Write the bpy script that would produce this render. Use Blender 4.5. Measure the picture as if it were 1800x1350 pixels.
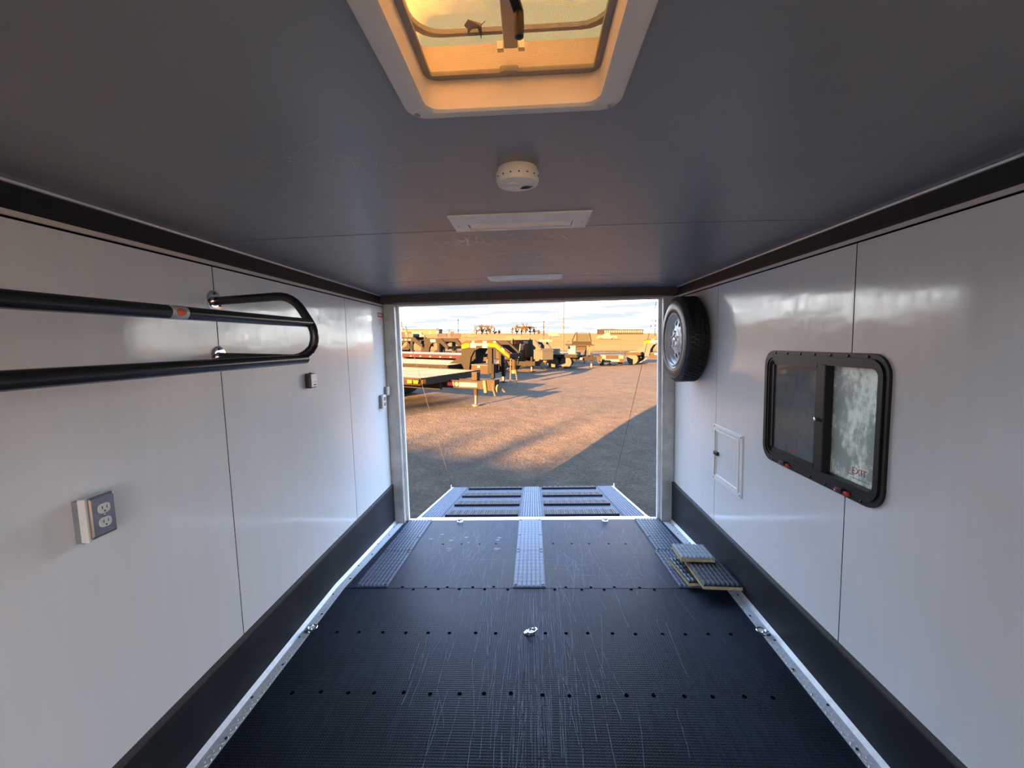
import bpy, math, random
from mathutils import Vector, Matrix, Euler
random.seed(7)
PI = math.pi
for o in list(bpy.data.objects):
    bpy.data.objects.remove(o, do_unlink=True)
SC = bpy.context.scene
COL = SC.collection

# ------------------------------------------------------------------ camera
F_PX = 764.87
cam = bpy.data.cameras.new('camera'); cam.sensor_width = 36.0
cam.lens = F_PX * 36.0 / 1800.0; cam.clip_start = 0.02; cam.clip_end = 6000
co = bpy.data.objects.new('camera', cam); COL.objects.link(co)
R = Vector((0.99870434, 0.04438985, -0.02488346)); U = Vector((0.02060486, 0.09436731, 0.99532419))
FW = Vector((-0.04653047, 0.99454731, -0.0933304))
m = Matrix(((R.x, U.x, -FW.x, 0.032), (R.y, U.y, -FW.y, 0.0), (R.z, U.z, -FW.z, 1.4734), (0, 0, 0, 1)))
co.matrix_world = m
SC.camera = co

# ------------------------------------------------------------------ exposure
SC.view_settings.view_transform = 'Standard'
SC.view_settings.look = 'None'
SC.view_settings.gamma = 1.0
SC.view_settings.use_curve_mapping = False
SC.view_settings.exposure = 0.27
SC.cycles.max_bounces = 14; SC.cycles.diffuse_bounces = 8; SC.cycles.glossy_bounces = 6
SC.cycles.transparent_max_bounces = 24; SC.cycles.transmission_bounces = 8
SC.cycles.use_denoising = True
SC.cycles.sample_clamp_indirect = 8.0

# ------------------------------------------------------------------ sun
SUN_AZ, SUN_EL = math.radians(31.0), math.radians(11.0)
sl = bpy.data.lights.new('sun', 'SUN'); sl.energy = 122.0; sl.color = (1.0, 0.50, 0.16); sl.angle = math.radians(0.6)
so = bpy.data.objects.new('sun', sl); COL.objects.link(so)
sdir = Vector((math.sin(SUN_AZ)*math.cos(SUN_EL), math.cos(SUN_AZ)*math.cos(SUN_EL), -math.sin(SUN_EL)))
so.rotation_euler = sdir.to_track_quat('-Z', 'Y').to_euler()
so.location = -sdir*30

# ------------------------------------------------------------------ sky: pale warm horizon, blue above, thin streaks of cloud
W = bpy.data.worlds.new('sky'); SC.world = W; W.use_nodes = True
nt = W.node_tree; nt.nodes.clear()
def wn(t, **kw):
    n = nt.nodes.new(t)
    for k, v in kw.items(): setattr(n, k, v)
    return n
tc = wn('ShaderNodeTexCoord'); sx = wn('ShaderNodeSeparateXYZ')
nt.links.new(tc.outputs['Generated'], sx.inputs[0])
ramp = wn('ShaderNodeValToRGB'); cr = ramp.color_ramp
cr.elements[0].position = 0.0; cr.elements[0].color = (1.0, 0.965, 0.86, 1)
cr.elements[1].position = 1.0; cr.elements[1].color = (0.27, 0.45, 0.82, 1)
e = cr.elements.new(0.12); e.color = (0.84, 0.92, 1.0, 1)
e = cr.elements.new(0.32); e.color = (0.42, 0.60, 0.93, 1)
nt.links.new(sx.outputs['Z'], ramp.inputs[0])
zc = wn('ShaderNodeMath', operation='MAXIMUM'); zc.inputs[1].default_value = 0.0; nt.links.new(sx.outputs['Z'], zc.inputs[0])
za = wn('ShaderNodeMath', operation='ADD'); za.inputs[1].default_value = 0.02; nt.links.new(zc.outputs[0], za.inputs[0])
dx = wn('ShaderNodeMath', operation='DIVIDE'); dy = wn('ShaderNodeMath', operation='DIVIDE')
nt.links.new(sx.outputs['X'], dx.inputs[0]); nt.links.new(za.outputs[0], dx.inputs[1])
nt.links.new(sx.outputs['Y'], dy.inputs[0]); nt.links.new(za.outputs[0], dy.inputs[1])
cx = wn('ShaderNodeCombineXYZ'); nt.links.new(dx.outputs[0], cx.inputs[0]); nt.links.new(dy.outputs[0], cx.inputs[1])
cn = wn('ShaderNodeTexNoise'); cn.inputs['Scale'].default_value = 0.42; cn.inputs['Detail'].default_value = 5; cn.inputs['Roughness'].default_value = 0.5
nt.links.new(cx.outputs[0], cn.inputs['Vector'])
crr = wn('ShaderNodeValToRGB'); crr.color_ramp.elements[0].position = 0.455; crr.color_ramp.elements[1].position = 0.525
crr.color_ramp.elements[0].color = (0, 0, 0, 1); crr.color_ramp.elements[1].color = (1, 1, 1, 1)
nt.links.new(cn.outputs['Fac'], crr.inputs[0])
mx = wn('ShaderNodeMix', data_type='RGBA'); mx.inputs['B'].default_value = (0.076, 0.084, 0.09, 1)
nt.links.new(crr.outputs[0], mx.inputs['Factor']); nt.links.new(ramp.outputs[0], mx.inputs['A'])
bg = wn('ShaderNodeBackground'); bg.inputs['Strength'].default_value = 9.0
nt.links.new(mx.outputs['Result'], bg.inputs[0])
wo = wn('ShaderNodeOutputWorld'); nt.links.new(bg.outputs[0], wo.inputs[0])

# ================================================================== materials
def rgb(r, g, b):
    f = lambda c: (c/12.92 if c <= 0.04045 else ((c+0.055)/1.055)**2.4)
    return (f(r/255), f(g/255), f(b/255), 1)
class NM:
    def __init__(s, name):
        s.m = bpy.data.materials.new(name); s.m.use_nodes = True
        s.t = s.m.node_tree; s.b = s.t.nodes['Principled BSDF']
    def n(s, t, **kw):
        q = s.t.nodes.new(t)
        for k, v in kw.items(): setattr(q, k, v)
        return q
    def l(s, a, b): s.t.links.new(a, b)
    def pos(s, obj=False, scale=(1, 1, 1)):
        if obj: src = s.n('ShaderNodeTexCoord').outputs['Object']
        else: src = s.n('ShaderNodeNewGeometry').outputs['Position']
        mp = s.n('ShaderNodeMapping'); mp.inputs['Scale'].default_value = scale
        s.l(src, mp.inputs[0]); return mp.outputs[0]
    def noise(s, vec, scale, detail=4, rough=.55):
        q = s.n('ShaderNodeTexNoise'); q.inputs['Scale'].default_value = scale
        q.inputs['Detail'].default_value = detail; q.inputs['Roughness'].default_value = rough
        s.l(vec, q.inputs['Vector']); return q.outputs['Fac']
    def ramp(s, fac, stops):
        q = s.n('ShaderNodeValToRGB'); r = q.color_ramp
        r.elements[0].position, r.elements[0].color = stops[0][0], stops[0][1]
        r.elements[1].position, r.elements[1].color = stops[-1][0], stops[-1][1]
        for p, c in stops[1:-1]:
            e = r.elements.new(p); e.color = c
        s.l(fac, q.inputs[0]); return q.outputs[0]
    def bump(s, h, strength=.3, dist=.01, normal=None):
        q = s.n('ShaderNodeBump'); q.inputs['Strength'].default_value = strength; q.inputs['Distance'].default_value = dist
        s.l(h, q.inputs['Height'])
        if normal is not None: s.l(normal, q.inputs['Normal'])
        s.l(q.outputs[0], s.b.inputs['Normal']); return q.outputs[0]
    def set(s, **kw):
        for k, v in kw.items(): s.b.inputs[k.replace('_', ' ')].default_value = v
        return s
def g4(v): return (v, v, v, 1)
def mixc(c, k): return (min(1, c[0]*k), min(1, c[1]*k), min(1, c[2]*k), 1)
def plain(name, c, rough=.5, metal=0.0, var=.15, scale=30, bump=.0, spec=.5):
    N = NM(name); p = N.pos(obj=True)
    f = N.noise(p, scale, 4)
    N.l(N.ramp(f, [(.3, mixc(c, 1-var)), (.7, mixc(c, 1+var))]), N.b.inputs['Base Color'])
    N.set(Roughness=rough, Metallic=metal); N.b.inputs['Specular IOR Level'].default_value = spec
    if bump: N.bump(f, bump, .002)
    return N.m

def wall_mat(name, c, streak):
    N = NM(name); p = N.pos(scale=(1, 1, 1)); ps = N.pos(scale=(9, 9, .9))
    st = N.noise(ps, 2.2, 6, .65); big = N.noise(p, 1.3, 3)
    fine = N.noise(N.pos(scale=(1, 1, .35)), 26, 5, .7)
    a = N.ramp(st, [(.42, c), (.75, mixc(c, streak))])
    mxx = N.n('ShaderNodeMix', data_type='RGBA', blend_type='MULTIPLY'); mxx.inputs['Factor'].default_value = 1
    N.l(a, mxx.inputs['A']); N.l(N.ramp(big, [(.3, g4(.93)), (.7, g4(1.0))]), mxx.inputs['B'])
    N.l(mxx.outputs['Result'], N.b.inputs['Base Color'])
    ad = N.n('ShaderNodeMath', operation='MULTIPLY'); N.l(st, ad.inputs[0]); N.l(fine, ad.inputs[1])
    rr = N.n('ShaderNodeMapRange'); rr.inputs['From Min'].default_value = .12; rr.inputs['From Max'].default_value = .42
    rr.inputs['To Min'].default_value = .055; rr.inputs['To Max'].default_value = .20
    N.l(ad.outputs[0], rr.inputs['Value']); N.l(rr.outputs[0], N.b.inputs['Roughness'])
    N.bump(N.noise(N.pos(scale=(1, 1, 2.6)), 3.0, 2), .08, .02)
    N.b.inputs['Specular IOR Level'].default_value = .55
    return N.m
M_wall = wall_mat('white_wall_panel', (.805, .83, .85, 1), 1.04)
def ceil_mat():
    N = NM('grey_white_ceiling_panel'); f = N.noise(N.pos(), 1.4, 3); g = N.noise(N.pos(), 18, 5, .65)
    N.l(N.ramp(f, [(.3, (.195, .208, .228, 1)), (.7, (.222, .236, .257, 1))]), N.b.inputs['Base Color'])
    r = N.n('ShaderNodeMapRange'); r.inputs['To Min'].default_value = .24; r.inputs['To Max'].default_value = .44
    N.l(g, r.inputs['Value']); N.l(r.outputs[0], N.b.inputs['Roughness']); N.bump(N.noise(N.pos(), 2.2, 2), .12, .02)
    return N.m
M_ceil = ceil_mat()
M_gap = plain('dark_joint', (.004, .004, .004, 1), .9, 0, .1, 30, 0, 0)

def rubber_mat(name, c, dots=True, scuff=.5, rough=.42):
    N = NM(name); p = N.pos()
    w = N.noise(N.pos(scale=(1, 1, 1)), 2.0, 5, .6)
    s2 = N.noise(N.pos(scale=(40, 2.2, 1)), 1.6, 4, .6)
    mu = N.n('ShaderNodeMath', operation='MULTIPLY'); N.l(w, mu.inputs[0]); N.l(s2, mu.inputs[1])
    N.l(N.ramp(mu.outputs[0], [(.20, c), (.36, mixc(c, 1+scuff*2.0))]), N.b.inputs['Base Color'])
    r = N.n('ShaderNodeMapRange'); r.inputs['To Min'].default_value = rough-.1; r.inputs['To Max'].default_value = rough+.12
    N.l(w, r.inputs['Value']); N.l(r.outputs[0], N.b.inputs['Roughness'])
    N.b.inputs['Specular IOR Level'].default_value = .15
    if dots:
        sp = N.n('ShaderNodeSeparateXYZ'); N.l(p, sp.inputs[0])
        hs = []
        for ax in ('X', 'Y'):
            k = N.n('ShaderNodeMath', operation='MULTIPLY'); k.inputs[1].default_value = PI/.0115; N.l(sp.outputs[ax], k.inputs[0])
            q = N.n('ShaderNodeMath', operation='SINE'); N.l(k.outputs[0], q.inputs[0]); hs.append(q.outputs[0])
        q0 = N.n('ShaderNodeMath', operation='MULTIPLY'); N.l(hs[0], q0.inputs[0]); N.l(hs[1], q0.inputs[1])
        q = N.n('ShaderNodeMath', operation='POWER'); q.inputs[1].default_value = 2; N.l(q0.outputs[0], q.inputs[0])
        N.bump(q.outputs[0], .40, .002)
    else:
        N.bump(N.noise(p, 300, 2), .1, .001)
    return N.m
M_floor = rubber_mat('black_rubber_floor', (.007, .011, .0185, 1), True, .5, .42)
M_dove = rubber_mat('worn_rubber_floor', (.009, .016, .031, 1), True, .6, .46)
M_base = rubber_mat('black_rubber_kickboard', (.016, .019, .024, 1), False, .3, .5)
M_baselip = plain('dark_brown_edge_strip', (.05, .045, .042, 1), .6)
M_scuff = plain('pale_scuff', (.13, .155, .20, 1), .6)
M_cscuff = plain('bright_ceiling_scratch', (.95, .90, .80, 1), .35, 0)
M_cscuff2 = plain('faint_ceiling_scratch', (.36, .36, .38, 1), .35, 0)
M_alu = plain('bright_aluminium', (.80, .82, .84, 1), .32, .45, .08, 60)
M_plate = plain('diamond_plate', (.60, .62, .64, 1), .45, .25, .1, 40)
M_galv = plain('galvanised_steel', (.46, .46, .44, 1), .45, .3, .2, 9)
M_whitemetal = plain('white_painted_metal', (.84, .85, .85, 1), .4, .1, .06)
M_darktrim = plain('dark_cove_trim', (.010, .011, .014, 1), .55, 0, .2, 30, 0, .3)
M_lighttrim = plain('pale_cove_bead', (.62, .60, .57, 1), .4, 0, .05)
M_head = plain('dark_header', (.035, .032, .03, 1), .5)
M_blacktube = plain('black_powder_coated_tube', (.022, .023, .026, 1), .24, .3, .04, 20)
M_chrome = plain('chrome', (.82, .83, .85, 1), .16, 1.0, .05)
M_stain = plain('stainless_plate', (.30, .29, .32, 1), .34, .9, .1, 60)
M_white = plain('white_plastic', (.74, .74, .70, 1), .4, 0, .04)
M_offwhite = plain('off_white_plastic', (.76, .74, .68, 1), .45, 0, .06)
M_greybox = plain('grey_backbox', (.22, .23, .25, 1), .5, 0, .1)
M_winframe = plain('black_window_frame', (.007, .007, .008, 1), .42, 0, .1, 30, 0, .3)
M_black = plain('black_plastic', (.018, .018, .02, 1), .45)
M_silver = plain('silver_face', (.55, .55, .57, 1), .4, .3)
M_red = plain('red_paint', (.52, .03, .02, 1), .4)
M_redlet = plain('red_lettering', (.40, .03, .03, 1), .5)
M_orange = plain('orange_badge', (.75, .13, .03, 1), .35)
M_tyre = plain('tyre_rubber', (.012, .012, .012, 1), .75, 0, .3, 60, 0, .3)
M_tyreside = plain('tyre_sidewall', (.022, .022, .023, 1), .42, 0, .25, 50)
M_rim = plain('silver_wheel', (.56, .56, .57, 1), .38, .12, .05)
M_ply = plain('plywood_edge', (.42, .32, .17, 1), .7, 0, .25, 40)
M_mat = plain('grey_traction_mat', (.075, .09, .125, 1), .45, 0, .25, 60, 0, .3)
M_mat2 = plain('pale_traction_mat', (.155, .185, .24, 1), .45, 0, .2, 60, 0, .3)
M_mat3 = plain('lit_traction_mat', (.30, .32, .35, 1), .45, 0, .2, 60, 0, .3)  # paler copy of the mat colour, stands in for light on the top offcut
M_matdark = plain('dark_traction_mat', (.022, .025, .032, 1), .38, 0, .25, 60)
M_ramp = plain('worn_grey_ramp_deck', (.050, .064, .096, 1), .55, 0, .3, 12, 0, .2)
M_rampbar = plain('dark_ramp_grip', (.014, .016, .024, 1), .6, 0, .25, 40, 0, .3)
M_lens = plain('frosted_lens', (.74, .71, .66, 1), .25, 0, .05)
M_lightframe = plain('pale_light_frame', (.84, .81, .78, 1), .4, 0, .04)
M_garnish = plain('off_white_vent_trim', (.72, .70, .66, 1), .45, 0, .03)
M_ventgrey = plain('grey_vent_metal', (.30, .30, .31, 1), .45, .3, .1)
M_leaf = plain('brown_dry_leaf', (.10, .035, .010, 1), .7, 0, .5, 200)
M_wire = plain('dark_cable', (.05, .05, .05, 1), .5)

def lid_mat():
    N = NM('amber_smoked_lid')
    c = (.58, .36, .13, 1)
    N.set(Roughness=.5); N.b.inputs['Base Color'].default_value = c
    tr = N.n('ShaderNodeBsdfTranslucent'); tr.inputs[0].default_value = (.44, .27, .085, 1)
    mixs = N.n('ShaderNodeMixShader'); mixs.inputs[0].default_value = .72
    out = N.t.nodes['Material Output']
    N.l(N.b.outputs[0], mixs.inputs[1]); N.l(tr.outputs[0], mixs.inputs[2]); N.l(mixs.outputs[0], out.inputs['Surface'])
    return N.m
M_lid = lid_mat()
def glass_mat(name, dirt_lo, dirt_hi, dcol, tint, sc=34, lo=.16, hi=.34):
    N = NM(name); p = N.pos()
    N.b.inputs['Base Color'].default_value = dcol; N.set(Roughness=.7)
    tr = N.n('ShaderNodeBsdfTransparent'); tr.inputs[0].default_value = tint
    gl = N.n('ShaderNodeBsdfGlossy'); gl.inputs['Roughness'].default_value = .03
    fr = N.n('ShaderNodeFresnel'); fr.inputs['IOR'].default_value = 1.5
    m1 = N.n('ShaderNodeMixShader'); N.l(fr.outputs[0], m1.inputs[0]); N.l(tr.outputs[0], m1.inputs[1]); N.l(gl.outputs[0], m1.inputs[2])
    f = N.noise(N.pos(scale=(1, 1, .6)), sc, 6, .68); f2 = N.noise(N.pos(scale=(1, 1, .5)), 6.5, 3, .55)
    mu = N.n('ShaderNodeMath', operation='MULTIPLY'); N.l(f, mu.inputs[0]); N.l(f2, mu.inputs[1])
    mr = N.n('ShaderNodeMapRange'); mr.inputs['From Min'].default_value = lo; mr.inputs['From Max'].default_value = hi
    mr.inputs['To Min'].default_value = dirt_lo; mr.inputs['To Max'].default_value = dirt_hi
    N.l(mu.outputs[0], mr.inputs['Value'])
    tl = N.n('ShaderNodeBsdfTranslucent'); tl.inputs[0].default_value = dcol
    m0 = N.n('ShaderNodeMixShader'); m0.inputs[0].default_value = .5; N.l(N.b.outputs[0], m0.inputs[1]); N.l(tl.outputs[0], m0.inputs[2])
    m2 = N.n('ShaderNodeMixShader'); N.l(mr.outputs[0], m2.inputs[0]); N.l(m1.outputs[0], m2.inputs[1]); N.l(m0.outputs[0], m2.inputs[2])
    N.l(m2.outputs[0], N.t.nodes['Material Output'].inputs['Surface'])
    return N.m
M_glass = glass_mat('tinted_glass', .38, .55, (.26, .28, .28, 1), (.15, .165, .17, 1))
M_glassd = glass_mat('dusty_glass', .30, .98, (.72, .72, .64, 1), (.22, .24, .24, 1), 46, .20, .30)

def gravel_mat():
    N = NM('brown_gravel'); p = N.pos()
    a = N.noise(p, .35, 4); b = N.noise(p, 26, 6, .75); c = N.noise(p, 3.0, 5, .6)
    v = N.n('ShaderNodeTexVoronoi'); v.inputs['Scale'].default_value = 30; N.l(p, v.inputs['Vector'])
    base = N.ramp(b, [(.28, (.029, .0235, .0178, 1)), (.55, (.060, .049, .037, 1)), (.78, (.125, .106, .083, 1))])
    mm = N.n('ShaderNodeMix', data_type='RGBA', blend_type='MULTIPLY'); mm.inputs['Factor'].default_value = 1
    N.l(base, mm.inputs['A']); N.l(N.ramp(c, [(.3, g4(.72)), (.7, g4(1.1))]), mm.inputs['B'])
    N.l(mm.outputs['Result'], N.b.inputs['Base Color']); N.set(Roughness=1); N.b.inputs['Specular IOR Level'].default_value = .08
    n1 = N.bump(v.outputs['Distance'], .35, .02)
    N.bump(c, .6, .05, n1)
    return N.m
M_gravel = gravel_mat()
def field_mat():
    N = NM('golden_field'); p = N.pos(scale=(.03, .2, 1))
    f = N.noise(p, 1.0, 5)
    N.l(N.ramp(f, [(.3, (.082, .068, .028, 1)), (.7, (.115, .096, .044, 1))]), N.b.inputs['Base Color']); N.set(Roughness=1); N.b.inputs['Specular IOR Level'].default_value = 0
    return N.m
M_field = field_mat()
M_wood = plain('tan_deck_wood', (.115, .098, .064, 1), .8, 0, .3, 6, 0, .1)
M_greywood = plain('weathered_deck', (.085, .09, .10, 1), .6, 0, .2, 6)
M_tblack = plain('black_trailer_paint', (.0075, .0068, .0062, 1), .32, 0, .2)
M_tgrey = plain('grey_trailer_paint', (.026, .027, .030, 1), .4, 0, .15)
M_tbrown = plain('dark_brown_paint', (.015, .0115, .0085, 1), .45, 0, .2)
M_maroon = plain('maroon_trailer_paint', (0.0158, 0.0059, 0.0079, 1), .4, 0, .2)
M_yellow = plain('yellow_stripe', (.105, .075, .001, 1), .4, 0, .05)
M_otape = plain('orange_red_tape', (.075, .012, .005, 1), .4, 0, .05)
M_wtape = plain('white_tape', (.08, .08, .08, 1), .4, 0, .03)
M_amber = plain('amber_lens', (0.1650, 0.0660, 0.0066, 1), .3)
M_chain = plain('zinc_chain', (.06, .047, .03, 1), .4, .7, .2)
M_fence = plain('galvanised_fence', (.030, .028, .022, 1), .5, .2)
M_pole = plain('pale_pole', (.030, .030, .028, 1), .5)
M_upole = plain('brown_pole', (.012, .010, .009, 1), .8)
M_twig = plain('bare_orange_twig', (.036, .025, .010, 1), .8, 0, .2)
M_cream = plain('cream_cladding', (.040, .037, .028, 1), .7)
M_roofd = plain('dark_roof', (.012, .012, .011, 1), .6)
M_bldg = plain('mauve_brown_cladding', (.012, .009, .010, 1), .7)
M_pane = plain('pale_window', (.05, .05, .05, 1), .3)
M_blue = plain('blue_sign', (.015, .022, .065, 1), .5)
M_carw = plain('white_vehicle_paint', (.06, .057, .06, 1), .35)
M_carm = plain('mauve_vehicle_paint', (.022, .018, .022, 1), .35)
M_cart = plain('tan_vehicle_paint', (.04, .034, .026, 1), .4)
M_outside = plain('white_outer_skin', (.6, .6, .6, 1), .4)

for m_ in (M_wood, M_greywood, M_tblack, M_tgrey, M_tbrown, M_maroon, M_yellow, M_otape, M_wtape, M_amber, M_chain, M_fence, M_pole, M_upole, M_twig, M_cream, M_roofd, M_bldg, M_pane, M_blue, M_carw, M_carm, M_cart):
    q_ = m_.node_tree.nodes['Principled BSDF']; q_.inputs['Specular IOR Level'].default_value = .06; q_.inputs['Roughness'].default_value = .8; q_.inputs['Metallic'].default_value = 0

# ================================================================== geometry helpers
def rot_from(a, b):
    d = (Vector(b)-Vector(a)); z = d.normalized()
    x = z.orthogonal().normalized(); y = z.cross(x)
    return x, y, z
class MB:
    def __init__(s): s.v = []; s.f = []
    def add(s, vs, fs):
        o = len(s.v); s.v += [tuple(q) for q in vs]; s.f += [tuple(i+o for i in q) for q in fs]; return s
    def box(s, x0, x1, y0, y1, z0, z1):
        if x0 > x1: x0, x1 = x1, x0
        if y0 > y1: y0, y1 = y1, y0
        if z0 > z1: z0, z1 = z1, z0
        return s.add([(x0, y0, z0), (x1, y0, z0), (x1, y1, z0), (x0, y1, z0), (x0, y0, z1), (x1, y0, z1), (x1, y1, z1), (x0, y1, z1)],
                     [(3, 2, 1, 0), (4, 5, 6, 7), (0, 1, 5, 4), (1, 2, 6, 5), (2, 3, 7, 6), (3, 0, 4, 7)])
    def obox(s, c, size, mat):
        vs = [Vector(c)+mat @ Vector((size[0]*i/2, size[1]*j/2, size[2]*k/2)) for k in (-1, 1) for i, j in ((-1, -1), (1, -1), (1, 1), (-1, 1))]
        return s.add(vs, [(3, 2, 1, 0), (4, 5, 6, 7), (0, 1, 5, 4), (1, 2, 6, 5), (2, 3, 7, 6), (3, 0, 4, 7)])
    def bar(s, a, b, w, h, up=(0, 0, 1)):
        a, b = Vector(a), Vector(b); d = (b-a); L = d.length; z = d.normalized(); u = Vector(up)
        x = z.cross(u)
        if x.length < 1e-4: x = z.orthogonal()
        x.normalize(); y = x.cross(z)
        mat = Matrix((x, z, y)).transposed()
        return s.obox((a+b)/2, (w, L, h), mat)
    def tube(s, pts, r, n=10, cap=True, closed=False, r2=None):
        pts = [Vector(p) for p in pts]; N = len(pts); rings = []; px = None
        for i in range(N):
            if closed: t = (pts[(i+1) % N]-pts[i-1]).normalized()
            else: t = (pts[min(i+1, N-1)]-pts[max(i-1, 0)]).normalized()
            if px is None: px = t.orthogonal().normalized()
            px = (px-t*px.dot(t)).normalized(); py = t.cross(px)
            rad = r if r2 is None else r+(r2-r)*i/(N-1)
            rings.append([pts[i]+(px*math.cos(2*PI*k/n)+py*math.sin(2*PI*k/n))*rad for k in range(n)])
        vs = [q for g in rings for q in g]; fs = []
        for i in range(N if closed else N-1):
            j = (i+1) % N
            for k in range(n): fs.append((i*n+k, i*n+(k+1) % n, j*n+(k+1) % n, j*n+k))
        if cap and not closed: fs += [tuple(range(n))[::-1], tuple((N-1)*n+k for k in range(n))]
        return s.add(vs, fs)
    def lathe(s, prof, n, fn, closed=False):
        # prof: (radius, height); fn maps (a, b, h) to xyz
        vs = []; fs = []; P = len(prof)
        for r, h in prof:
            for k in range(n): vs.append(fn(r*math.cos(2*PI*k/n), r*math.sin(2*PI*k/n), h))
        for i in range(P if closed else P-1):
            j = (i+1) % P
            for k in range(n): fs.append((i*n+k, i*n+(k+1) % n, j*n+(k+1) % n, j*n+k))
        if not closed:
            fs.append(tuple(range(n))[::-1]); fs.append(tuple((P-1)*n+k for k in range(n)))
        return s.add(vs, fs)
    def prism(s, poly, c0, c1, fn):
        n = len(poly)
        vs = [fn(a, b, c0) for a, b in poly]+[fn(a, b, c1) for a, b in poly]
        fs = [tuple(range(n))[::-1], tuple(range(n, 2*n))]+[(k, (k+1) % n, n+(k+1) % n, n+k) for k in range(n)]
        return s.add(vs, fs)
    def frame(s, outer, inner, c0, c1, fn):
        n = len(outer)
        vs = [fn(a, b, c) for c in (c0, c1) for P in (outer, inner) for a, b in P]
        fs = []
        for k in range(n):
            j = (k+1) % n
            fs += [(k, j, n+j, n+k), (2*n+k, 3*n+k, 3*n+j, 2*n+j), (k, 2*n+k, 2*n+j, j), (n+k, n+j, 3*n+j, 3*n+k)]
        return s.add(vs, fs)
    def loft(s, rings, cap0=False, cap1=False):
        n = len(rings[0]); vs = [q for g in rings for q in g]; fs = []
        for i in range(len(rings)-1):
            for k in range(n): fs.append((i*n+k, i*n+(k+1) % n, (i+1)*n+(k+1) % n, (i+1)*n+k))
        if cap0: fs.append(tuple(range(n))[::-1])
        if cap1: fs.append(tuple((len(rings)-1)*n+k for k in range(n)))
        return s.add(vs, fs)
    def ball(s, c, r, n=8, sq=(1, 1, 1)):
        prof = []
        vs = []; fs = []
        for i in range(1, n//2):
            ph = PI*i/(n//2)
            for k in range(n):
                vs.append((c[0]+r*sq[0]*math.sin(ph)*math.cos(2*PI*k/n), c[1]+r*sq[1]*math.sin(ph)*math.sin(2*PI*k/n), c[2]+r*sq[2]*math.cos(ph)))
        rr = n//2-1
        for i in range(rr-1):
            for k in range(n): fs.append((i*n+k, (i+1)*n+k, (i+1)*n+(k+1) % n, i*n+(k+1) % n))
        t = len(vs); vs += [(c[0], c[1], c[2]+r*sq[2]), (c[0], c[1], c[2]-r*sq[2])]
        for k in range(n):
            fs.append((t, k, (k+1) % n)); fs.append((t+1, (rr-1)*n+(k+1) % n, (rr-1)*n+k))
        return s.add(vs, fs)
OFF = {}
def recalc(me):
    import bmesh
    b = bmesh.new(); b.from_mesh(me); bmesh.ops.recalc_face_normals(b, faces=b.faces); b.to_mesh(me); b.free()
def build(mb, name, mat, parent=None, smooth=True, bevel=0.0, ang=38, fix=True):
    me = bpy.data.meshes.new(name)
    off = OFF.get(parent.name, Vector((0, 0, 0))) if parent is not None else Vector((0, 0, 0))
    me.from_pydata([tuple(Vector(q)-off) for q in mb.v], [], mb.f)
    if fix: recalc(me)
    me.materials.append(mat)
    if smooth:
        me.polygons.foreach_set('use_smooth', [True]*len(me.polygons)); me.set_sharp_from_angle(angle=math.radians(ang))
    o = bpy.data.objects.new(name, me); COL.objects.link(o)
    if parent is not None: o.parent = parent
    OFF[o.name] = off
    if bevel:
        b = o.modifiers.new('edge', 'BEVEL'); b.width = bevel; b.segments = 2; b.limit_method = 'ANGLE'; b.angle_limit = math.radians(40)
    return o
def thing(name, label, cat, loc=(0, 0, 0), group=None, mat=None):
    o = bpy.data.objects.new(name, None); COL.objects.link(o); o.empty_display_size = .05
    if mat is not None: o.matrix_world = mat; OFF[o.name] = Vector((0, 0, 0))
    else: o.location = loc; OFF[o.name] = Vector(loc)
    o['label'] = label; o['category'] = cat
    if group: o['group'] = group
    return o
def tag(o, label, cat, group=None):
    o['label'] = label; o['category'] = cat
    if group: o['group'] = group
    return o
def struct(o, label=None, cat=None):
    o['kind'] = 'structure'
    if label: o['label'] = label
    if cat: o['category'] = cat
    return o
def child(src, parent, loc=None, name=None):
    c = src.copy(); COL.objects.link(c); c.parent = parent
    if loc is not None: c.location = loc
    OFF[c.name] = OFF.get(parent.name, Vector((0, 0, 0)))
    return c
def copy_tree(root, matrix, label=None):
    r = root.copy(); COL.objects.link(r); r.matrix_world = matrix
    if label: r['label'] = label
    OFF[r.name] = Vector((0, 0, 0))
    for ch in list(root.children):
        c = ch.copy(); COL.objects.link(c); c.parent = r
        for gch in ch.children:
            d = gch.copy(); COL.objects.link(d); d.parent = c
    return r
def rr(hx, hy, r, n=5, cx=0, cy=0):
    P = []
    for qx, qy, a0 in ((1, 1, 0), (-1, 1, 90), (-1, -1, 180), (1, -1, 270)):
        for i in range(n+1):
            a = math.radians(a0+90*i/n)
            P.append((cx+qx*(hx-r)+r*math.cos(a), cy+qy*(hy-r)+r*math.sin(a)))
    return P
XYZ = lambda a, b, c: (a, b, c)
YZX = lambda a, b, c: (c, a, b)      # a along y, b along z, c along x
XZY = lambda a, b, c: (a, c, b)

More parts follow.
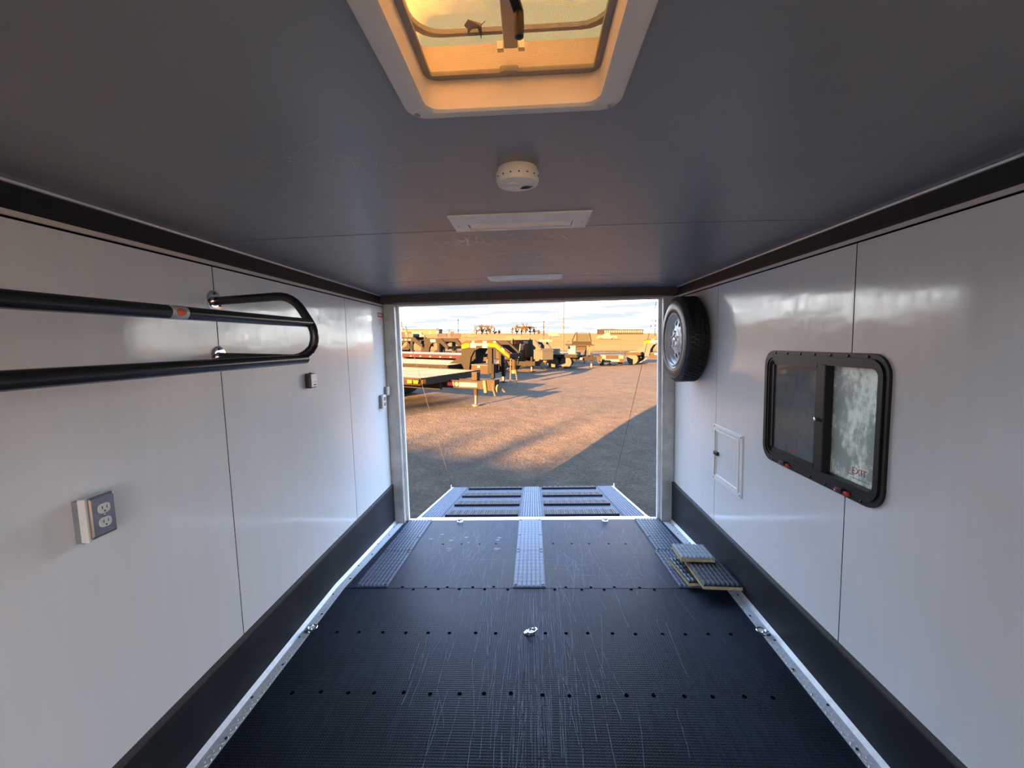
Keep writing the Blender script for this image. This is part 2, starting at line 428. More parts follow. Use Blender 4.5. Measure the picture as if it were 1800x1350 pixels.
# ================================================================== trailer shell
XW = 1.22; Y0 = -1.6; YE = 3.77; ZB = .266; ZT = 1.811; ZC = 1.893; YS = 2.497
def fz(y):                       # the last section of floor slopes down
    return 0.0 if y <= YS else -(y-YS)*.097/(YE-YS)
def wall(side):
    s = -1 if side == 'left' else 1
    win = (1.518, 2.222, .892, 1.376) if side == 'right' else None
    hat = None
    b = MB()
    def holed(bb, x0, x1, y0, y1, z0, z1):
        if win is None or y1 <= win[0] or y0 >= win[1]: bb.box(x0, x1, y0, y1, z0, z1); return
        a, c = max(y0, win[0]), min(y1, win[1])
        if y0 < a: bb.box(x0, x1, y0, a, z0, z1)
        if c < y1: bb.box(x0, x1, c, y1, z0, z1)
        bb.box(x0, x1, a, c, z0, win[2]); bb.box(x0, x1, a, c, win[3], z1)
    holed(b, s*(XW+.006), s*(XW+.05), Y0-.05, YE+.02, -.16, 1.98)
    w = build(b, 'wall_'+side, M_outside, None, smooth=False)
    struct(w)
    g = MB(); holed(g, s*(XW+.0015), s*(XW+.006), Y0, YE, -.1, ZC); build(g, 'joint_backing', M_gap, w, smooth=False)
    seams = [1.697, 2.916] if side == 'left' else [1.6746, 2.8546]
    st = 1.219
    ys = [Y0]+[seams[0]-st*k for k in (3, 2, 1) if seams[0]-st*k > Y0+.2]+seams+[YE]
    for i in range(len(ys)-1):
        p = MB(); holed(p, s*XW, s*(XW+.0015), ys[i]+.0030, ys[i+1]-.0030, .10, ZT+.02)
        build(p, 'panel', M_wall, w, smooth=False)
    return w
WL = wall('left'); WR = wall('right')
# front wall behind the camera
FO = (-1.05, 1.05, .25, 1.87)     # unseen opening added in the front wall to light the interior
b = MB().box(-1.27, FO[0], Y0-.05, Y0, -.16, 1.98).box(FO[1], 1.27, Y0-.05, Y0, -.16, 1.98).box(FO[0], FO[1], Y0-.05, Y0, FO[3], 1.98).box(FO[0], FO[1], Y0-.05, Y0, -.16, FO[2]-.01); struct(build(b, 'wall_front', M_wall, None, smooth=False))

# kickboards
for side, s in (('left', -1), ('right', 1)):
    segs = [(Y0, YE)]
    prof = [(YE-.02, fz(YE)-.01), (YS, -.01), (segs[0][0], -.01), (segs[0][0], ZB-.014), (YE-.12, ZB-.014), (YE-.02, ZB-.014)]
    b = MB().prism(prof, s*(XW-.0005), s*(XW-.016), YZX)
    k = struct(build(b, 'baseboard_'+side, M_base, None, smooth=False))
    l = MB().prism([(ZB-.014, XW), (ZB-.014, XW-.019), (ZB-.004, XW-.019), (ZB, XW-.010), (ZB, XW)], segs[0][0], YE-.02, lambda a, bb, c: (s*bb, c, a))
    build(l, 'cap_strip', M_baselip, k)

# floor and mats
b = MB().prism([(Y0, -.012), (YS, -.012), (YE-.03, fz(YE-.03)-.012), (YE-.03, -.2), (Y0, -.14)], -1.215, 1.215, YZX)
FL = struct(build(b, 'floor', M_gap, None, smooth=False))
b = MB().box(-1.20, 1.20, Y0+.01, YS-.003, -.011, 0); build(b, 'rubber_mat', M_floor, FL, smooth=False)
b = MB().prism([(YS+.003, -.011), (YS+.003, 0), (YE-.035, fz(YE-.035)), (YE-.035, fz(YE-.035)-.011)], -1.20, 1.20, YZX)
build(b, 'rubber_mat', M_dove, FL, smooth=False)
# dimpled screws in rows across the mats
sc = MB().lathe([(.0095, -.002), (.0095, .0005), (.007, .0010), (.003, .0008)], 8, XYZ)
scp = None
def screw_row(y, xs, j=.01):
    global scp
    for x in xs:
        yy = y+random.uniform(-j, j)
        loc = (x+random.uniform(-.012, .012), yy, fz(yy)+.0004)
        if scp is None:
            scp = build(sc, 'floor_screw', M_gap, FL); scp.location = loc
        else: child(scp, FL, loc)
screw_row(2.09, [-1.0+.118*i for i in range(18) if abs(-1.0+.118*i+.01) > .05], .003)
screw_row(1.70, [-1.02+.118*i for i in range(18)], .006)
screw_row(YS-.012, [-.72+.145*i for i in range(11) if abs(-.72+.145*i) > .13], .003)
screw_row(YS+.014, [-.80+.145*i for i in range(11) if abs(-.80+.145*i) > .13], .003)
screw_row(3.19, [-.68+.14*i for i in range(11) if abs(-.68+.14*i) > .13], .004)
# pale scratches on the rubber
def ribbons(lines, w, lift, zf=None):
    b = MB()
    for pts in lines:
        for i in range(len(pts)-1):
            a, c = Vector(pts[i]), Vector(pts[i+1]); d = (c-a)
            if d.length < 1e-5: continue
            nrm = Vector((-d.y, d.x, 0)).normalized()*w*random.uniform(.4, 1)/2
            o = Vector((0, 0, lift)); b.add([a-nrm+o, c-nrm+o, c+nrm+o, a+nrm+o], [(0, 1, 2, 3)])
    return b
def wander(x, y, dx, dy, n, jit):
    P = []
    for i in range(n+1):
        P.append((x, y, fz(y))); x += dx/n+random.uniform(-jit, jit); y += dy/n
    return P
lines = []
for i in range(90):
    x = random.gauss(.03, .11); y = random.uniform(1.15, 2.2); lines.append(wander(x, y, random.uniform(-.02, .03), random.uniform(.12, .55), 4, .002))
for i in range(60):
    x = random.choice([random.uniform(-.6, -.15), random.uniform(.15, .7)]); y = random.uniform(1.3, 2.9)
    lines.append(wander(x, y, random.uniform(-.06, .06), random.uniform(.15, .5), 5, .004))
lines += [wander(-.22, 1.2, .02, 1.7, 12, .006), wander(.32, 2.5, .06, 1.0, 10, .008), wander(.50, 2.35, -.14, 1.0, 10, .008), wander(-.42, 2.4, .10, 1.1, 10, .008),
          wander(.70, 2.5, -.22, 1.1, 8, .005), wander(-.66, 2.7, .13, .9, 8, .004), wander(.86, 2.2, -.1, .9, 8, .004), wander(.12, 1.2, .05, 1.3, 9, .004), wander(.17, 1.1, .05, 1.5, 9, .004)]
for i in range(70):
    x = random.choice([random.uniform(-.75, -.2), random.uniform(.2, .8)]); y = random.uniform(2.55, 3.5)
    lines.append(wander(x, y, random.uniform(-.10, .10), random.uniform(.1, .35), 3, .003))
for i in range(22):
    x = random.uniform(-.6, .7); y = random.uniform(2.6, 3.3); lines.append(wander(x, y, random.uniform(.1, .3), random.uniform(-.02, .02), 3, .003))
b = ribbons(lines, .0021, .0009)
for i in range(26):        # dried splashes on the sloped mat
    x, y = random.gauss(-.55, .22), random.gauss(3.2, .13)
    if abs(x) > .84 or y > 3.65: continue
    r = random.uniform(.004, .022)
    P = [(x+r*1.3*random.uniform(.5, 1)*math.cos(a*PI/4), y+r*random.uniform(.4, 1)*math.sin(a*PI/4)) for a in range(8)]
    b.add([(p, q, fz(q)+.001) for p, q in P], [tuple(range(8))])
o = build(b, 'scratches', M_scuff, FL, smooth=False); o['kind'] = 'stuff'

# diamond plate strips along both edges of the floor
n = 0
for side, s in (('left', -1), ('right', 1)):
    n += 1
    b = MB()
    rings = []
    for y in (Y0+.01, YS, YE-.02):
        z = fz(y); w = 1.147 if y < YS+.1 else 1.128
        rings.append([(s*w, y, z-.002), (s*w, y, z+.004), (s*1.190, y, z+.007), (s*1.2045, y, z+.026), (s*1.2045, y, z-.002)])
    b.loft(rings, True, True)
    t = struct(build(b, 'trim_%d' % n, M_plate, None, smooth=False))
    d = MB(); y = .55; k = 0
    while y < YE-.05:
        z = fz(y)+.0045
        for col in range(3):
            a = (35 if (k+col) % 2 else -35); c, sn = math.cos(math.radians(a)), math.sin(math.radians(a))
            cx_, cy_ = s*(1.154+col*.0145), y+(.011 if col == 1 else 0)
            L_, w_ = .011, .0032
            pts = [(-L_, 0), (0, -w_), (L_, 0), (0, w_)]
            base = [(cx_+p*sn+q*c, cy_+p*c-q*sn, z-.0005) for p, q in pts]
            top = [(cx_+p*.5*sn+q*.4*c, cy_+p*.5*c-q*.4*sn, z+.0022) for p, q in pts]
            d.loft([base, top], False, True)
        y += .022; k += 1
    q = build(d, 'raised_tread', M_alu, t, smooth=False); q['kind'] = 'stuff'
    hs = MB().lathe([(.0055, 0), (.0055, .003), (.003, .0038)], 8, XYZ); first = None
    y = .9; kk = 0
    while y < 3.6:
        loc = (s*(1.158 if kk % 2 else 1.182), y, fz(y)+.0055)
        if first is None: first = build(hs, 'rivet', M_black, t); first.location = loc
        else: child(first, t, loc)
        y += .19; kk += 1

# cove trim between walls and ceiling
for i, s in enumerate((-1, 1)):
    P = lambda pr: [(s*x, z) for x, z in pr]
    b = MB().prism(P([(XW+.004, ZT+.012), (XW-.006, ZT+.012), (XW-.008, ZT+.024), (XW-.003, ZT+.026), (XW-.010, ZC-.004), (XW+.004, ZC+.004)]), Y0, YE, XZY)
    t = struct(build(b, 'trim_%d' % (3+i), M_darktrim, None, smooth=False))
    b = MB().prism(P([(XW+.002, ZT-.003), (XW-.007, ZT-.001), (XW-.008, ZT+.012), (XW+.002, ZT+.013)]), Y0, YE, XZY); build(b, 'lower_bead', M_lighttrim, t, smooth=False)
    b = MB().prism(P([(XW+.001, ZT-.008), (XW-.0015, ZT-.008), (XW-.0015, ZT-.002), (XW+.001, ZT-.002)]), Y0, YE, XZY); build(b, 'gap_line', M_gap, t, smooth=False)
    b = MB().prism(P([(XW-.008, ZC-.008), (XW-.016, ZC-.007), (XW-.017, ZC-.001), (XW-.008, ZC+.003)]), Y0, YE, XZY); build(b, 'upper_bead', M_alu, t, smooth=False)

# ceiling, slightly crowned, with the vent opening left out of the middle panel
VX, VY, VH = .007, .66, .185
def cz(x): return 1.905-.012*(x/1.22)**2
def cpanel(name, y0, y1, hole=False, z_up=.004, mat=None, parent=None):
    b = MB(); xs = [-1.22+.244*i/1.0 for i in range(11)]
    if hole: xs = sorted(set([round(q, 4) for q in xs if abs(q-VX) > VH+.03]+[VX-VH, VX+VH]))
    ysl = [y0, y1] if not hole else [y0, VY-VH, VY+VH, y1]
    for i in range(len(xs)-1):
        for j in range(len(ysl)-1):
            if hole and j == 1 and xs[i] >= VX-VH-1e-4 and xs[i+1] <= VX+VH+1e-4: continue
            a, c, d, e = xs[i], xs[i+1], ysl[j], ysl[j+1]
            vs = [(a, d, cz(a)), (c, d, cz(c)), (c, e, cz(c)), (a, e, cz(a)), (a, d, cz(a)+z_up), (c, d, cz(c)+z_up), (c, e, cz(c)+z_up), (a, e, cz(a)+z_up)]
            b.add(vs, [(3, 2, 1, 0), (4, 5, 6, 7), (0, 1, 5, 4), (1, 2, 6, 5), (2, 3, 7, 6), (3, 0, 4, 7)])
    return build(b, name, mat, parent, ang=20)
b = MB()
for x0, x1, y0, y1 in ((-1.27, VX-VH, Y0-.05, YE+.02), (VX+VH, 1.27, Y0-.05, YE+.02), (VX-VH, VX+VH, Y0-.05, VY-VH), (VX-VH, VX+VH, VY+VH, YE+.02)):
    b.box(x0, x1, y0, y1, 1.9105, 1.985)
CE = struct(build(b, 'ceiling', M_gap, None, smooth=False))
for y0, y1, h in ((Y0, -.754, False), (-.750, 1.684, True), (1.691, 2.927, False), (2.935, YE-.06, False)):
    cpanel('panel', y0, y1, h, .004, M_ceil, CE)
# clusters of bright scratches on the ceiling
lines = []
def cluster(cx_, cy_, sx_, sy_, n, L_):
    for i in range(n):
        x, y = random.gauss(cx_, sx_), random.gauss(cy_, sy_); a = random.gauss(0, .5)+(PI/2 if random.random() < .25 else 0)
        l = L_*random.uniform(.3, 1); 
        lines.append([(x-l*math.cos(a), y-l*math.sin(a), cz(x)), (x, y+random.uniform(-.004, .004), cz(x)), (x+l*math.cos(a), y+l*math.sin(a), cz(x))])
cluster(-.46, 1.03, .06, .035, 18, .07); cluster(-.27, 1.08, .03, .02, 10, .035)
b = ribbons([[(p[0], p[1], p[2]-.0006) for p in l] for l in lines], .0017, 0)
o = build(b, 'faint_scratches', M_cscuff2, CE, smooth=False); o['kind'] = 'stuff'
lines = []
cluster(-.22, 1.87, .09, .03, 34, .09); cluster(.11, 1.84, .09, .03, 14, .05)
cluster(.03, 2.26, .11, .06, 34, .10); cluster(.06, 2.57, .09, .04, 18, .07); cluster(-.5, 2.15, .06, .03, 6, .06)
b = ribbons([[(p[0], p[1], p[2]-.0006) for p in l] for l in lines], .0028, 0)
o = build(b, 'scratches', M_cscuff, CE, smooth=False); o['kind'] = 'stuff'

# header and posts of the rear opening
b = MB().box(-1.262, 1.262, 3.60, YE, 1.828, 1.925)
t = struct(build(b, 'trim_5', M_head, None, bevel=.006, smooth=False))
b = MB().box(-1.13, 1.13, YE-.02, YE+.015, 1.812, 1.828); build(b, 'door_seal', M_lighttrim, t, smooth=False)
for i, s in enumerate((-1, 1)):
    b = MB().box(s*1.127, s*1.219, 3.67, YE, -.115, 1.8275)
    b.box(s*1.121, s*1.135, 3.672, 3.70, -.10, 1.8275)
    t = struct(build(b, 'trim_%d' % (6+i), M_galv, None, bevel=.004, smooth=False))
    b = MB().box(s*1.106, s*1.127, YE-.012, YE+.02, -.115, 1.812); build(b, 'door_seal', M_whitemetal, t, smooth=False)
b = MB().box(-1.10, 1.10, 3.742, 3.79, -.118, fz(YE)+.003)
struct(build(b, 'trim_8', M_whitemetal, None, smooth=False, bevel=.002))

# ================================================================== ramp door
RA, RB = Vector((0, 3.805, -.110)), Vector((0, 5.53, -.402))
rd = (RB-RA).normalized(); rn = Vector((0, -rd.z, rd.y))
def RP(x, s_, h=0):
    q = RA+rd*s_+rn*h; return (x, q.y, q.z)
def rbox(b, x0, x1, s0, s1, h0, h1):
    vs = [RP(x, s_, h) for h in (h0, h1) for x, s_ in ((x0, s0), (x1, s0), (x1, s1), (x0, s1))]
    return b.add(vs, [(3, 2, 1, 0), (4, 5, 6, 7), (0, 1, 5, 4), (1, 2, 6, 5), (2, 3, 7, 6), (3, 0, 4, 7)])
RL = (RB-RA).length
ramp_t = thing('ramp_door', 'lowered grey ramp door with ribbed grip bars reaching down to the gravel', 'ramp', (0, 3.805, -.11))
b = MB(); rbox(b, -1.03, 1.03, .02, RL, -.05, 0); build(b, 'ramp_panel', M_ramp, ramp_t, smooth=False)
b = MB(); rbox(b, -1.052, 1.058, 0, .035, -.055, .010); build(b, 'hinge_bar', M_alu, ramp_t, smooth=False, bevel=.003)
for s in (-1, 1):
    b = MB(); rbox(b, s*1.03, s*1.05, .035, RL, -.055, .008); build(b, 'edge_frame', M_whitemetal, ramp_t, smooth=False)
    b = MB(); rbox(b, s*1.035, s*1.045, RL-.12, RL-.105, .008, .055); build(b, 'cable_lug', M_alu, ramp_t, smooth=False)
gb = None
for s in (-1, 1):
    for s0, s1 in ((.08, .32), (.56, .79), (1.05, 1.29), (1.57, 1.72)):
        b = MB(); rbox(b, s*.125, s*.805, s0, s1, 0, .012)
        rbox(b, s*.125, s*.805, s0, s0+.018, .012, .022)
        bar_o = build(b, 'grip_bar', M_rampbar, ramp_t, smooth=False)
        rb = MB()
        for k in range(10):
            x = .15+k*.068
            for dd in (0, .018):
                rbox(rb, s*(x+dd), s*(x+dd+.008), s0+.025, s1-.006, .012, .019)
        build(rb, 'ribs', M_black, bar_o, smooth=False)
def ramp_mat(x0, x1, s0, s1, nx, ns, mat, name):
    b = MB(); rbox(b, x0, x1, s0, s1, 0, .008); o = build(b, name, mat, ramp_t, smooth=False)
    d = MB()
    for i in range(nx):
        for j in range(ns):
            x = x0+(x1-x0)*(i+.5)/nx; s_ = s0+(s1-s0)*(j+.5)/ns; w, l = (x1-x0)/nx*.28, (s1-s0)/ns*.30
            base = [RP(x+p*w, s_+q*l, .0078) for p, q in ((-1, -1), (1, -1), (1, 1), (-1, 1))]
            top = [RP(x+p*w*.5, s_+q*l*.5, .016) for p, q in ((-1, -1), (1, -1), (1, 1), (-1, 1))]
            d.loft([base, top], False, True)
    q = build(d, 'studs', M_mat2, o, smooth=False); q['kind'] = 'stuff'
ramp_mat(-1.022, -.838, .05, 1.73, 7, 48, M_mat, 'side_mat'); ramp_mat(.838, 1.022, .05, 1.73, 7, 48, M_mat, 'side_mat')
for s0, s1 in ((.05, .715), (.723, 1.37), (1.378, 1.73)):
    ramp_mat(-.098, .090, s0, s1, 8, max(4, int((s1-s0)/.03)), M_mat2, 'centre_mat')
# support cables of the ramp
for s, lab in ((-1, 'thin ramp cable hanging down the left side of the rear opening'), (1, 'thin ramp cable hanging down beside the spare tyre side of the opening')):
    a = Vector((s*1.10, 3.80, 1.79)); e_ = Vector(RP(s*1.04, RL-.112, .062))
    pts = [a+(e_-a)*t-Vector((0, 0, .02*math.sin(PI*t))) for t in [k/10 for k in range(11)]]
    tag(build(MB().tube(pts, .0022, 6), 'ramp_cable', M_wire), lab, 'cable', 'ramp cables')

# ================================================================== traction mats on the sloped floor
def mat_mesh(w, L_, th, nrib=8):
    base = MB().box(-w/2, w/2, 0, L_, 0, th)
    return base
def rib_mesh(wr, L_, th, h):
    b = MB(); rings = []; step = .0085; n_ = int(L_/step)
    for i in range(n_+1):
        y = .002+(L_-.004)*i/n_; ph = i % 6
        k = .5 if ph == 0 else (.9 if ph in (1, 5) else 1.0)
        rings.append([(-wr*.5, y, th-.0003), (-wr*.42*(.8+.2*k), y, th+h*.62*k), (0, y, th+h*k), (wr*.42*(.8+.2*k), y, th+h*.62*k), (wr*.5, y, th-.0003)])
    n = 5; vs = [q for g in rings for q in g]; fs = []
    for i in range(len(rings)-1):
        for k in range(n-1): fs.append((i*n+k, i*n+k+1, (i+1)*n+k+1, (i+1)*n+k))
    fs += [tuple(range(n)), tuple((len(rings)-1)*n+k for k in range(n))[::-1]]
    return b.add(vs, fs)
sm = MB().lathe([(.009, 0), (.009, .004), (.006, .0055)], 8, XYZ)
def traction(name, label, mat, M_, w, L_, th=.006, ply=0, nrib=8, rows=(0.02,), group='ribbed traction mats'):
    t = thing(name, label, 'mat', group=group, mat=M_)
    z0 = ply
    b = MB().box(-w/2, w/2, 0, L_, z0, z0+th); build(b, 'mat_base', mat, t, smooth=False)
    if ply:
        for q in range(3):
            e_ = .0012 if q == 1 else 0
            b = MB().box(-w/2-.002+e_, w/2+.002-e_, -.002+e_, L_+.002-e_, ply*q/3, ply*(q+1)/3-.0004); build(b, 'plywood_ply', M_ply, t, smooth=False)
    wr = w/nrib; first = None
    for i in range(nrib):
        x = -w/2+wr*(i+.5)
        if first is None:
            first = build(rib_mesh(wr*.86, L_, z0+th, .008), 'rib', mat, t); first.location = (x, 0, 0)
        else: child(first, t, (x, 0, 0))
    sfirst = None
    if not ply:
        for r in rows:
            for s in (-1, 1):
                loc = (s*(w/2-.014), r, z0+th+.004)
                if sfirst is None: sfirst = build(sm, 'screw', M_black, t); sfirst.location = loc
                else: child(sfirst, t, loc)
    return t
def slope_mat(x, y):
    s_ = math.atan2(-.097, YE-YS); return Matrix.Translation((x, y, fz(y)+.0005)) @ Matrix.Rotation(s_, 4, 'X')
MY = 3.045
for x, ln, mm in ((-.985, 'left kickboard', M_mat), (.985, 'kickboard under the spare tyre', M_mat)):
    traction('traction_mat', 'dark ribbed traction mat by the seam, in row along the '+ln, mm, slope_mat(x, YS+.006), .205, MY-YS-.012, rows=(.018, MY-YS-.04))
    traction('traction_mat', 'ribbed traction mat at the ramp hinge, in row along the '+ln, mm, slope_mat(x+(-.005 if x < 0 else .02), MY), .205, YE-.04-MY, rows=(.018, .26, YE-.04-MY-.025))
traction('traction_mat', 'pale ribbed traction mat in the middle of the floor, half at the seam', M_mat2, slope_mat(-.011, YS+.006), .195, MY-YS-.010, nrib=7, rows=(.018, MY-YS-.04))
traction('traction_mat', 'pale ribbed traction mat in the middle of the floor, half at the ramp hinge', M_mat2, slope_mat(-.011, MY), .195, YE-.04-MY, nrib=7, rows=(.018, .30, YE-.04-MY-.025))
# three loose offcuts on plywood, stacked by the right strip
def placed(x, y, z, a, rx=0, ry=0): return Matrix.Translation((x, y, z)) @ Euler((math.radians(rx), math.radians(ry), math.radians(a))).to_matrix().to_4x4()
G_ = 'loose mat offcuts piled by the floor strip'
traction('loose_mat', 'loose ribbed mat offcut on plywood lying under the other two in the pile', M_matdark, placed(1.024, 2.50, .017, 4, -1.5), .185, .30, ply=.018, group=G_)
traction('loose_mat', 'loose dark ribbed mat offcut sticking out over the metal floor strip', M_matdark, placed(1.086, 2.395, .053, 0, -1.0, 2), .215, .30, ply=.018, group=G_)
traction('loose_mat', 'loose ribbed mat offcut with pale plywood edge, topmost of the pile', M_mat3, placed(1.045, 2.655, .082, 0, -1, 2), .205, .185, ply=.020, nrib=8, group=G_)

# ================================================================== D rings
def d_ring(loc, label, ang=0, tilt=35):
    t = thing('tie_down_ring', label, 'ring', loc, 'chrome tie down rings')
    L = Vector(loc)
    b = MB().lathe([(.030, 0), (.030, .004), (.024, .007), (.006, .007)], 16, lambda a, bb, c: (L.x+a*.9, L.y+bb*.75, L.z+c)); build(b, 'base_plate', M_chrome, t)
    b = MB().box(L.x-.016, L.x+.016, L.y-.006, L.y+.006, L.z+.006, L.z+.016); build(b, 'strap', M_chrome, t, bevel=.002)
    pts = []
    for k in range(16):
        a = 2*PI*k/16; p = Vector((.024*math.cos(a), -.020+.022*math.sin(a), 0))
        p = Matrix.Rotation(math.radians(ang), 3, 'Z') @ Matrix.Rotation(math.radians(-tilt), 3, 'X') @ p
        pts.append(L+p+Vector((0, 0, .012+.006)))
    build(MB().tube(pts, .0045, 8, closed=True), 'ring', M_chrome, t)
    return t
d_ring((-.01, 2.088, .001), 'chrome tie-down ring in the middle of the black rubber floor', 60, 12)
d_ring((-1.158, 2.088, .006), 'chrome tie-down ring on the left diamond plate strip', 90, 0)
d_ring((1.163, 2.086, .006), 'chrome tie-down ring on the right diamond plate strip', -90, 0)
d_ring((-.632, 3.70, fz(3.70)+.001), 'chrome tie-down ring at the ramp hinge, between left and middle mats', 10, 25)
d_ring((.642, 3.70, fz(3.70)+.001), 'chrome tie-down ring at the ramp hinge, between middle and right mats', -20, 25)

# ================================================================== roof vent
vt = thing('roof_vent', 'square roof vent with amber lid, insect screen and crank in the ceiling', 'vent', (VX, VY, 1.9))
V3 = lambda P, z: [(VX+a, VY+b_, z) for a, b_ in P]
zc0 = 1.905
b = MB().loft([V3(rr(.193, .190, .035), zc0-.0005), V3(rr(.193, .190, .035), zc0-.008), V3(rr(.188, .185, .032), zc0-.012), V3(rr(.160, .160, .030), zc0-.016),
               V3(rr(.153, .156, .028), zc0-.012), V3(rr(.153, .160, .026), zc0+.020), V3(rr(.155, .166, .022), zc0+.046), V3(rr(.166, .176, .022), zc0+.046), V3(rr(.172, .176, .026), zc0+.004)])
build(b, 'garnish', M_garnish, vt)
for p, q in ((-.174, .168), (.174, .168), (-.174, -.168), (.174, -.168)):
    build(MB().lathe([(.005, zc0-.012), (.005, zc0-.0150), (.002, zc0-.0155)], 10, lambda a, b_, c: (VX+p+a, VY+q+b_, c)), 'trim_screw', M_ventgrey, vt)
b = MB().frame(rr(.160, .168, .014), rr(.143, .168-.017, .004), zc0+.042, zc0+.049, lambda a, b_, c: (VX+a, VY+b_, c)); build(b, 'screen_frame', M_ventgrey, vt, smooth=False)
b = MB().prism(rr(.016, .006, .005), zc0+.041, zc0+.050, lambda a, b_, c: (VX-.004+a, VY+.151+b_, c)); build(b, 'screen_latch', M_ventgrey, vt)
b = MB()
k = 0
while k < 150:
    x = VX-.142+.284*k/149; b.box(x-.00017, x+.00017, VY-.152, VY+.152, zc0+.0460, zc0+.0462)
    y = VY-.150+.300*k/149; b.box(VX-.144, VX+.144, y-.00017, y+.00017, zc0+.0462, zc0+.0464); k += 1
o = build(b, 'insect_screen', M_ventgrey, vt, smooth=False); o['kind'] = 'stuff'
b = MB().loft([V3(rr(.178, .184, .03), zc0+.05), V3(rr(.178, .184, .03), zc0+.112), V3(rr(.182, .188, .03), zc0+.112), V3(rr(.182, .188, .03), zc0+.05)])
b.f += [] ; build(b, 'curb', M_garnish, vt)
rings = [V3(rr(.205, .210, .045), zc0+.100), V3(rr(.205, .210, .045), zc0+.128), V3(rr(.190, .196, .045), zc0+.132), V3(rr(.172, .178, .055), zc0+.150), V3(rr(.158, .164, .055), zc0+.152), V3(rr(.135, .140, .05), zc0+.160), V3(rr(.06, .06, .04), zc0+.166)]
lid = build(MB().loft(rings, False, True), 'lid', M_lid, vt)
b = MB().loft([V3(rr(.171, .177, .05), zc0+.128), V3(rr(.171, .177, .05), zc0+.136), V3(rr(.180, .186, .05), zc0+.136), V3(rr(.180, .186, .05), zc0+.128)]); build(b, 'lid_gasket', M_ventgrey, vt)
build(MB().box(VX-.012, VX+.012, VY-.17, VY+.148, zc0+.078, zc0+.086), 'crank_arm', M_ventgrey, vt, smooth=False, bevel=.002)
for s in (-1, 1):
    b = MB().box(VX+s*.0125, VX+s*.024, VY+.140, VY+.150, zc0+.074, zc0+.088); build(b, 'lid_bracket', M_alu, vt, smooth=False, bevel=.001)
pts = [(VX-.002, VY-.09, zc0+.03), (VX+.016, VY-.040, zc0+.008), (VX+.018, VY-.034, zc0+.004)]
build(MB().bar((VX-.006, VY-.10, zc0+.034), (VX+.017, VY-.036, zc0+.008), .013, .008), 'crank_handle', M_black, vt, bevel=.002)
build(MB().lathe([(.0065, 0), (.007, -.02), (.006, -.034), (.003, -.036)], 10, lambda a, b_, c: (VX+.017+a, VY-.036+b_, zc0+.010+c)), 'crank_knob', M_black, vt)
# dry leaf lying on the screen
lf = MB(); P = [(-.018, .004), (-.010, .011), (.002, .012), (.012, .007), (.022, .010), (.013, .000), (.012, -.012), (.009, -.028), (.005, -.010), (-.006, -.008), (-.014, -.012), (-.013, -.002)]
top = [(VX-.052+a*.85, VY+.050-b_*.85, zc0+.0475+.004*math.sin(i*1.7)+.003) for i, (a, b_) in enumerate(P)]
bot = [(x, y, z+.0012) for x, y, z in top]
lf.loft([top, bot], True, True)
tag(build(lf, 'dry_leaf', M_leaf), 'curled brown dry leaf lying on the insect screen of the roof vent', 'leaf')

# ================================================================== smoke alarm and ceiling lights
sm_t = thing('smoke_alarm', 'round off-white smoke alarm on the grey ceiling', 'alarm', (.006, 1.13, 1.905))
zt = cz(0)
fn = lambda a, b_, c: (.006+a, 1.13+b_, c)
build(MB().lathe([(.049, zt), (.049, zt-.010), (.046, zt-.012)], 40, fn), 'mounting_base', M_offwhite, sm_t)
build(MB().lathe([(.0535, zt-.011), (.0535, zt-.030), (.050, zt-.037), (.040, zt-.040), (.012, zt-.0405)], 40, fn), 'body', M_offwhite, sm_t)
build(MB().lathe([(.014, zt-.040), (.014, zt-.0425), (.011, zt-.0435)], 20, lambda a, b_, c: (-.006+a, 1.118+b_, c)), 'test_button', M_white, sm_t)
for i, r in enumerate((.008, .013, .018, .023)):
    pts = [(.022+r*math.cos(a), 1.128+r*math.sin(a), zt-.0405) for a in [math.radians(20+14*k) for k in range(8)]]
    build(MB().tube(pts, .0012, 5), 'sound_slot', M_black, sm_t)
for k in range(14):
    a = PI*.1+PI*.8*k/13; a2 = -a
    b = MB().box(.006+.053*math.cos(a2)-.002, .006+.053*math.cos(a2)+.002, 1.13+.053*math.sin(a2)-.002, 1.13+.053*math.sin(a2)+.002, zt-.026, zt-.0235)
    if k % 2 == 0: build(b, 'side_slot', M_black, sm_t, smooth=False)
def dome_light(y, label, hx=.242, hy=.098):
    z = cz(.1)
    t = thing('ceiling_light', label, 'light', (0, y, z), 'rectangular ceiling lights')
    O_ = [(-hx, -hy), (hx, -hy), (hx, hy), (-hx, hy)]; I_ = [(-.182, -.036), (.185, -.036), (.185, .036), (-.182, .036)]
    b = MB(); R3 = lambda P, zz: [(a, y+b_, zz) for a, b_ in P]
    b.loft([R3(O_, z+.003), R3(O_, z-.005), R3([(p*.985, q*.965) for p, q in O_], z-.007), R3([(p*1.04, q*1.3) for p, q in I_], z-.019), R3(I_, z-.017), R3(I_, z-.006)], False, True)
    build(b, 'frame', M_lightframe, t, smooth=False)
    build(MB().box(-.178, .181, y-.033, y+.033, z-.0145, z-.008), 'lens', M_lens, t, smooth=False, bevel=.002)
    for s in (-1, 1): build(MB().lathe([(.006, z-.007), (.006, z-.012), (.003, z-.0125)], 10, lambda a, b_, c: (s*.215+a, y+b_, c)), 'screw', M_black, t)
dome_light(1.592, 'rectangular ceiling light in pale frame just behind the smoke alarm')
dome_light(2.915, 'rectangular ceiling light in pale frame, farther one next to the header')

